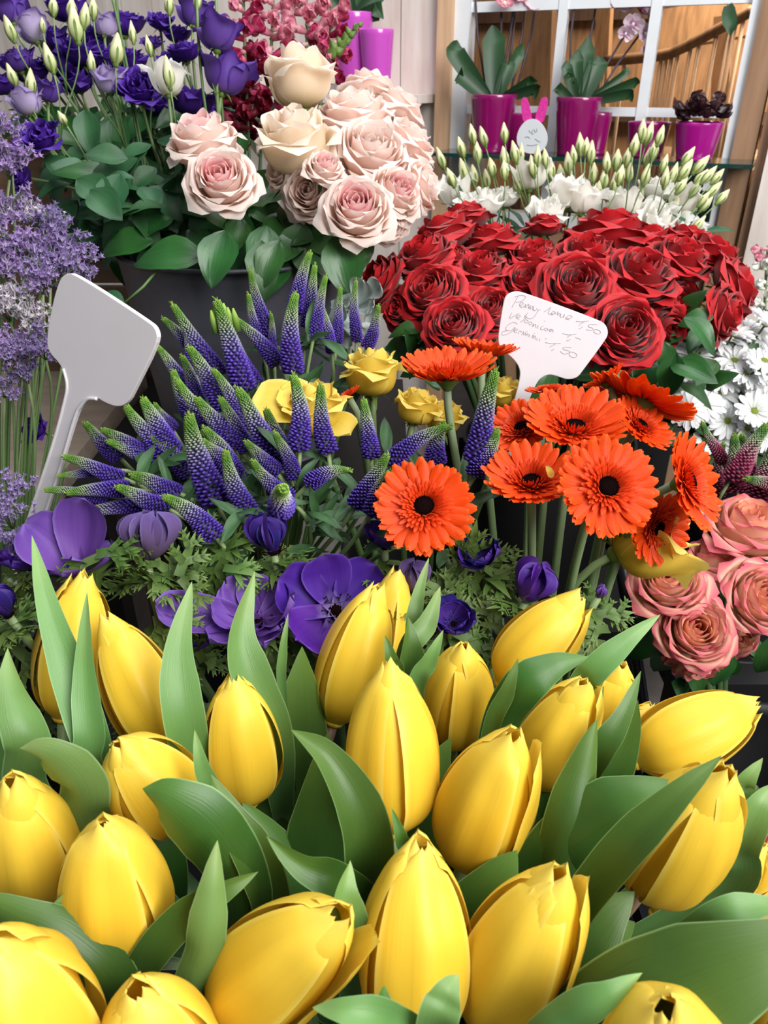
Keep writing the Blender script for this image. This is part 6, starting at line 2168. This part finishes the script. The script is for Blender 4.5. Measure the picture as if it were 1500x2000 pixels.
def strap_leaf(t, base, tipx, tipy, dt, w, bend, mt_, tw=(10, -10), name='leaf'):
    tip = P(tipx, tipy, dt)
    mid = base.lerp(tip, .5) + bend
    d = (mid - CAM).dot(FWD)
    vs, f, uv = leaf_ribbon([tip, tip.lerp(mid, .6) + bend * .2, mid, base], w * d / F, tw[0], tw[1], .25, nv=18, nu=7, base_w=.5, belly=.4, tip_w=.0)
    return part(name, world_mesh('leaf', about(vs, base), f, uv), mt_, t, pos(base))


def zdir(v):
    return Vector((0, 0, v))


pt, c, R, H = pot('orchid_pot', 'tall magenta glazed pot with an orchid at the beginning of the glass shelf', 965, 192, 305, 88, M_MAG, .06, group='magenta pots on the glass shelf')
top = c + zdir(H - .01)
dd = (top - CAM).dot(FWD)
op = thing('orchid', 'orchid with broad dark green leaves in the tall pot next to the bunny tag', 'orchid', top, 'orchids in magenta pots')
for tx, ty, w, bx, tw in ((893, 78, 34, -.03, (20, 0)), (962, 48, 40, .0, (0, 0)), (1022, 85, 22, .01, (25, 10)), (905, 150, 30, -.03, (30, 20)), (1030, 170, 26, .03, (40, 30)), (1045, 195, 22, .03, (50, 30)), (990, 120, 24, .01, (30, 0))):
    strap_leaf(op, top + Vector((bx * .3, 0, 0)), tx, ty, dd - .02, w * 1.15, Vector((bx, 0, .02)), M_OLEAF, tw)
for x0, x1 in ((925, 958), (980, 985), (1012, 990), (1032, 1000), (1055, 1008), (1010, 975)):
    a_, b_ = P(x0, -60, dd), top + Vector(((x1 - 970) / F * dd, 0, 0))
    part('flower_stem', world_mesh('flower_stem', *tube(about([a_, a_.lerp(b_, .5) + Vector((.008 * (x0 - x1) / 40, 0, 0)), b_], top), .0024, 8)), M_OSTEM, op, pos(top))


def orchid_flower(t, x, y, d, w, axis, deep, pale, loc):
    R_ = w * d / F / 2
    a = CV(axis)
    c_ = P(x, y, d)
    fm_ = frame(a, 0)
    fl = None
    for k, (ang, s, m_) in enumerate(((0, .95, pale), (2.1, .9, pale), (-2.1, .9, pale), (1.25, 1.1, deep), (-1.25, 1.1, deep))):
        R3 = fm_ @ Matrix.Rotation(ang, 3, 'Z') @ Matrix.Rotation(-.15, 3, 'Y')
        o = part('flower_petal' if fl else 'flower', APET[k % 2], m_, fl or t, pos(c_, R3, (R_ * s,) * 3))
        fl = fl or o
    part('flower_lip', MB().add(*ball((0, 0, .1), .2, 10, 6, (1, .7, 1))).mesh('flower_lip'), M_WHITE, fl, pos(c_, fm_, (R_, R_, R_)))


M_ORC = petal_mat('orchid_magenta', [(0, '#d6a0c0'), (.3, '#a01060'), (1, '#8c0850')], edge='#c8589a', edge_at=.93, streak=.1, trans=.2)
M_ORCP = petal_mat('orchid_pale', [(0, '#c05a9a'), (.4, '#e6c6d6'), (1, '#efe0e8')], streak=.15, trans=.25)
for x, y in ((985, 8), (1040, 12), (1015, -4)):
    orchid_flower(op, x, y, dd - .03, 40, (.1, .2, 1), M_SN3, M_SN3, top)

pt, c, R, H = pot('orchid_pot', 'tall magenta glazed pot with an orchid in the middle of the glass shelf', 1131, 197, 312, 86, M_MAG, .06, group='magenta pots on the glass shelf')
top = c + zdir(H - .01)
dd = (top - CAM).dot(FWD)
op = thing('orchid', 'orchid with magenta and white flowers in the middle pot against the white muntin', 'orchid', top, 'orchids in magenta pots')
for tx, ty, w, bx, tw in ((1108, 118, 20, -.01, (10, 0)), (1150, 70, 30, .0, (0, 0)), (1168, 108, 34, .01, (10, 0)), (1250, 162, 20, .03, (40, 20)), (1235, 200, 20, .03, (40, 20)), (1222, 130, 14, .03, (30, 10)), (1095, 178, 18, -.02, (10, 0)), (1130, 95, 24, -.005, (0, 0)), (1118, 150, 22, -.01, (20, 0))):
    strap_leaf(op, top + Vector((bx * .3, 0, 0)), tx, ty, dd - .02, w * 1.15, Vector((bx, 0, .015)), M_OLEAF, tw)
for x0, y0, x1 in ((1130, -60, 1132), (1178, -60, 1160), (1238, 40, 1170), (1255, 60, 1180)):
    a_, b_ = P(x0, y0, dd), top + Vector(((x1 - 1150) / F * dd, 0, 0))
    part('flower_stem', world_mesh('flower_stem', *tube(about([a_, a_.lerp(b_, .5) + Vector((-.006, 0, 0)), b_], top), .0022, 8)), M_OSTEM, op, pos(top))
for x, y, w, ax, dp in ((1216, 8, 60, (0, .1, 1), 1), (1252, 14, 54, (.3, 0, 1), 1), (1272, 34, 40, (.4, -.2, .9), 1), (1236, 48, 46, (-.2, -.5, .8), 0), (1260, 66, 44, (.2, -.5, .8), 0), (1222, 66, 36, (-.3, -.6, .7), 0), (1262, 92, 30, (.1, -.8, .5), 0)):
    orchid_flower(op, x, y, dd - .02, w, ax, M_ORC if dp else M_ORCP, M_ORCP, top)

pot('flower_pot', 'dark magenta pot standing behind the bunny tag', 1016, 226, 300, 70, M_MAG, .105, group='magenta pots on the glass shelf')
pot('flower_pot', 'magenta pot mostly hidden behind the middle orchid pot', 1170, 225, 310, 50, M_MAG, .10, group='magenta pots on the glass shelf')
pot('flower_pot', 'empty-looking dark magenta pot beside the one with dark foliage', 1268, 245, 310, 80, M_MAG, .085, group='magenta pots on the glass shelf')
pt, c, R, H = pot('flower_pot', 'bright magenta pot holding the dark purple leafy plant', 1366, 246, 316, 88, M_MAG2, .05, group='magenta pots on the glass shelf')
top = c + zdir(H - .005)
dd = (top - CAM).dot(FWD)
M_DKLEAF = petal_mat('dark_foliage', [(0, '#3a1a20'), (.5, '#2a161c'), (1, '#3f2024')], streak=.2, trans=.08, rough=.3, bump=.5, sstr=12, var=.3, spec=.6)
dk = thing('coral_bells', 'plant with crinkled dark purple brown leaves in the last magenta pot', 'potted plant', top)
DKM = [MB().add(*apetal(1.05, 1.3, 130 + i, ruffle=.1)).mesh('leaf') for i in range(4)]
for i in range(34):
    a_ = 2.4 * i
    el = rnd.uniform(-.2, 1.0)
    dv = Vector((math.cos(a_) * math.cos(el), math.sin(a_) * math.cos(el), math.sin(el) * .8)).normalized()
    R3 = frame(Vector((dv.x * .8, dv.y * .8, 1)), 0)
    s = R * rnd.uniform(.55, .8)
    x_ = (dv + Vector((0, 0, -.5))).normalized()
    z_ = Vector((dv.x * .5, dv.y * .5 - .4, 1)); z_ = (z_ - x_ * z_.dot(x_)).normalized()
    part('leaf', DKM[i % 4], M_DKLEAF, dk, pos(top + Vector((dv.x, dv.y, max(0, dv.z) * .8)) * R * rnd.uniform(.4, .85) + zdir(.012), Matrix((x_, z_.cross(x_), z_)).transposed(), (s, s, s)))

# lilac pots on the ledge
for x, yt, yb, w, lb in ((690, 32, 168, 76, 'lilac pink glazed pot behind the snapdragon tip, bigger of two on the ledge'), (736, 64, 172, 66, 'lilac pink glazed pot standing at the end of the wall ledge')):
    pt, c, R, H = pot('lilac_pot', lb, x, yt, yb, w, M_LILPOT, .035 if w > 70 else .02, z=z_l, group='lilac pots on the ledge')
    if w > 70:
        top = c + zdir(H - .01)
        ol = thing('potted_orchid', 'orchid leaves rising from the bigger lilac pot at the upper picture edge', 'orchid', top)
        dd = (top - CAM).dot(FWD)
        for tx, ty, ww, bx in ((670, -60, 30, -.01), (700, -70, 34, 0), (740, -30, 26, .02), (650, -20, 22, -.02), (725, 30, 26, .03)):
            strap_leaf(ol, top, tx, ty, dd - .02, ww * 1.3, Vector((bx, 0, .01)), M_OLEAF, (10, 0))

# bunny tag
M_FELT = plain_mat('pink_felt', '#ee3fa8', rough=.95, color2='#d02f92', scale=160, bump=.3)
M_TAG = plain_mat('white_card', '#e3e6ea', rough=.7, var=.02)
M_INK = plain_mat('thin_ink', '#6b6f74', rough=.8)
otag = 0.0
s0, z0 = on_wall(1040, 300, otag)
tagn = -WN


def on_tag(x, y, dz=0.0):
    s, z = on_wall(x, y, otag)
    return wp(s, z, otag) + tagn * dz


loc = on_tag(1040, 300)
bt = thing('bunny_tag', 'white egg-shaped tag with pink felt bunny ears between the two orchid pots', 'tag', loc)
egg = []
for k in range(36):
    a_ = 2 * PI * k / 36
    rx, ry = 29.5, 34
    yy_ = math.sin(a_)
    egg.append((1040 + rx * math.cos(a_) * (1 - .16 * yy_), 266 - ry * yy_))


def slab(poly, th, off):
    n_ = len(poly)
    fr = [on_tag(x, y, off + th) - loc for x, y in poly]
    bk = [on_tag(x, y, off) - loc for x, y in poly]
    return fr + bk, [tuple(range(n_)), tuple(range(2 * n_ - 1, n_ - 1, -1))] + [(i, i + n_, (i + 1) % n_ + n_, (i + 1) % n_) for i in range(n_)]


part('egg_tag', world_mesh('egg_tag', *slab(egg, .003, 0), smooth=False), M_TAG, bt, pos(loc))
for poly in ([(1022, 240), (1018, 215), (1017, 198), (1022, 189), (1029, 192), (1034, 208), (1039, 232), (1034, 238)], [(1060, 241), (1066, 222), (1070, 200), (1068, 190), (1060, 189), (1054, 200), (1044, 232), (1050, 236)]):
    part('ear', world_mesh('ear', *slab(smooth_poly(poly, 1), .003, -.003), smooth=False), M_FELT, bt, pos(loc))
fc = MB()
for s in ([(1034, 254), (1036, 258), (1040, 258), (1041, 253)], [(1044, 252), (1046, 257), (1050, 256), (1049, 251)], [(1039, 259), (1041, 262), (1044, 259)], [(1026, 268), (1032, 267), (1036, 270)], [(1030, 283), (1040, 284), (1050, 282)], [(1046, 271), (1052, 275), (1056, 277)]):
    fc.add(*tube(smooth_path([on_tag(x, y, .0034) - loc for x, y in s], 12), .00035, 5))
part('face', fc.mesh('face'), M_INK, bt, pos(loc))
# hanging green leaf before the window
t = thing('hanging_leaf', 'single broad green leaf hanging into the upper window pane', 'leaf', tuple(P(1425, 12, 1.38)))
vs, f, uv = leaf_ribbon([P(1426, 70, 1.38), P(1427, 50, 1.375), P(1424, 30, 1.38), P(1422, 10, 1.39)], 28 * 1.38 / F, 0, 10, .2, nv=16)
lo = Vector(WM[t].translation)
part('blade', world_mesh('blade', about(vs, lo), f, uv), M_OLEAF, t, pos(lo))
a_, b_ = P(1422, 12, 1.39), P(1415, -140, 1.40)
part('stalk', world_mesh('stalk', *tube(about([a_, b_], lo), .0015, 6)), M_STEM, t, pos(lo))
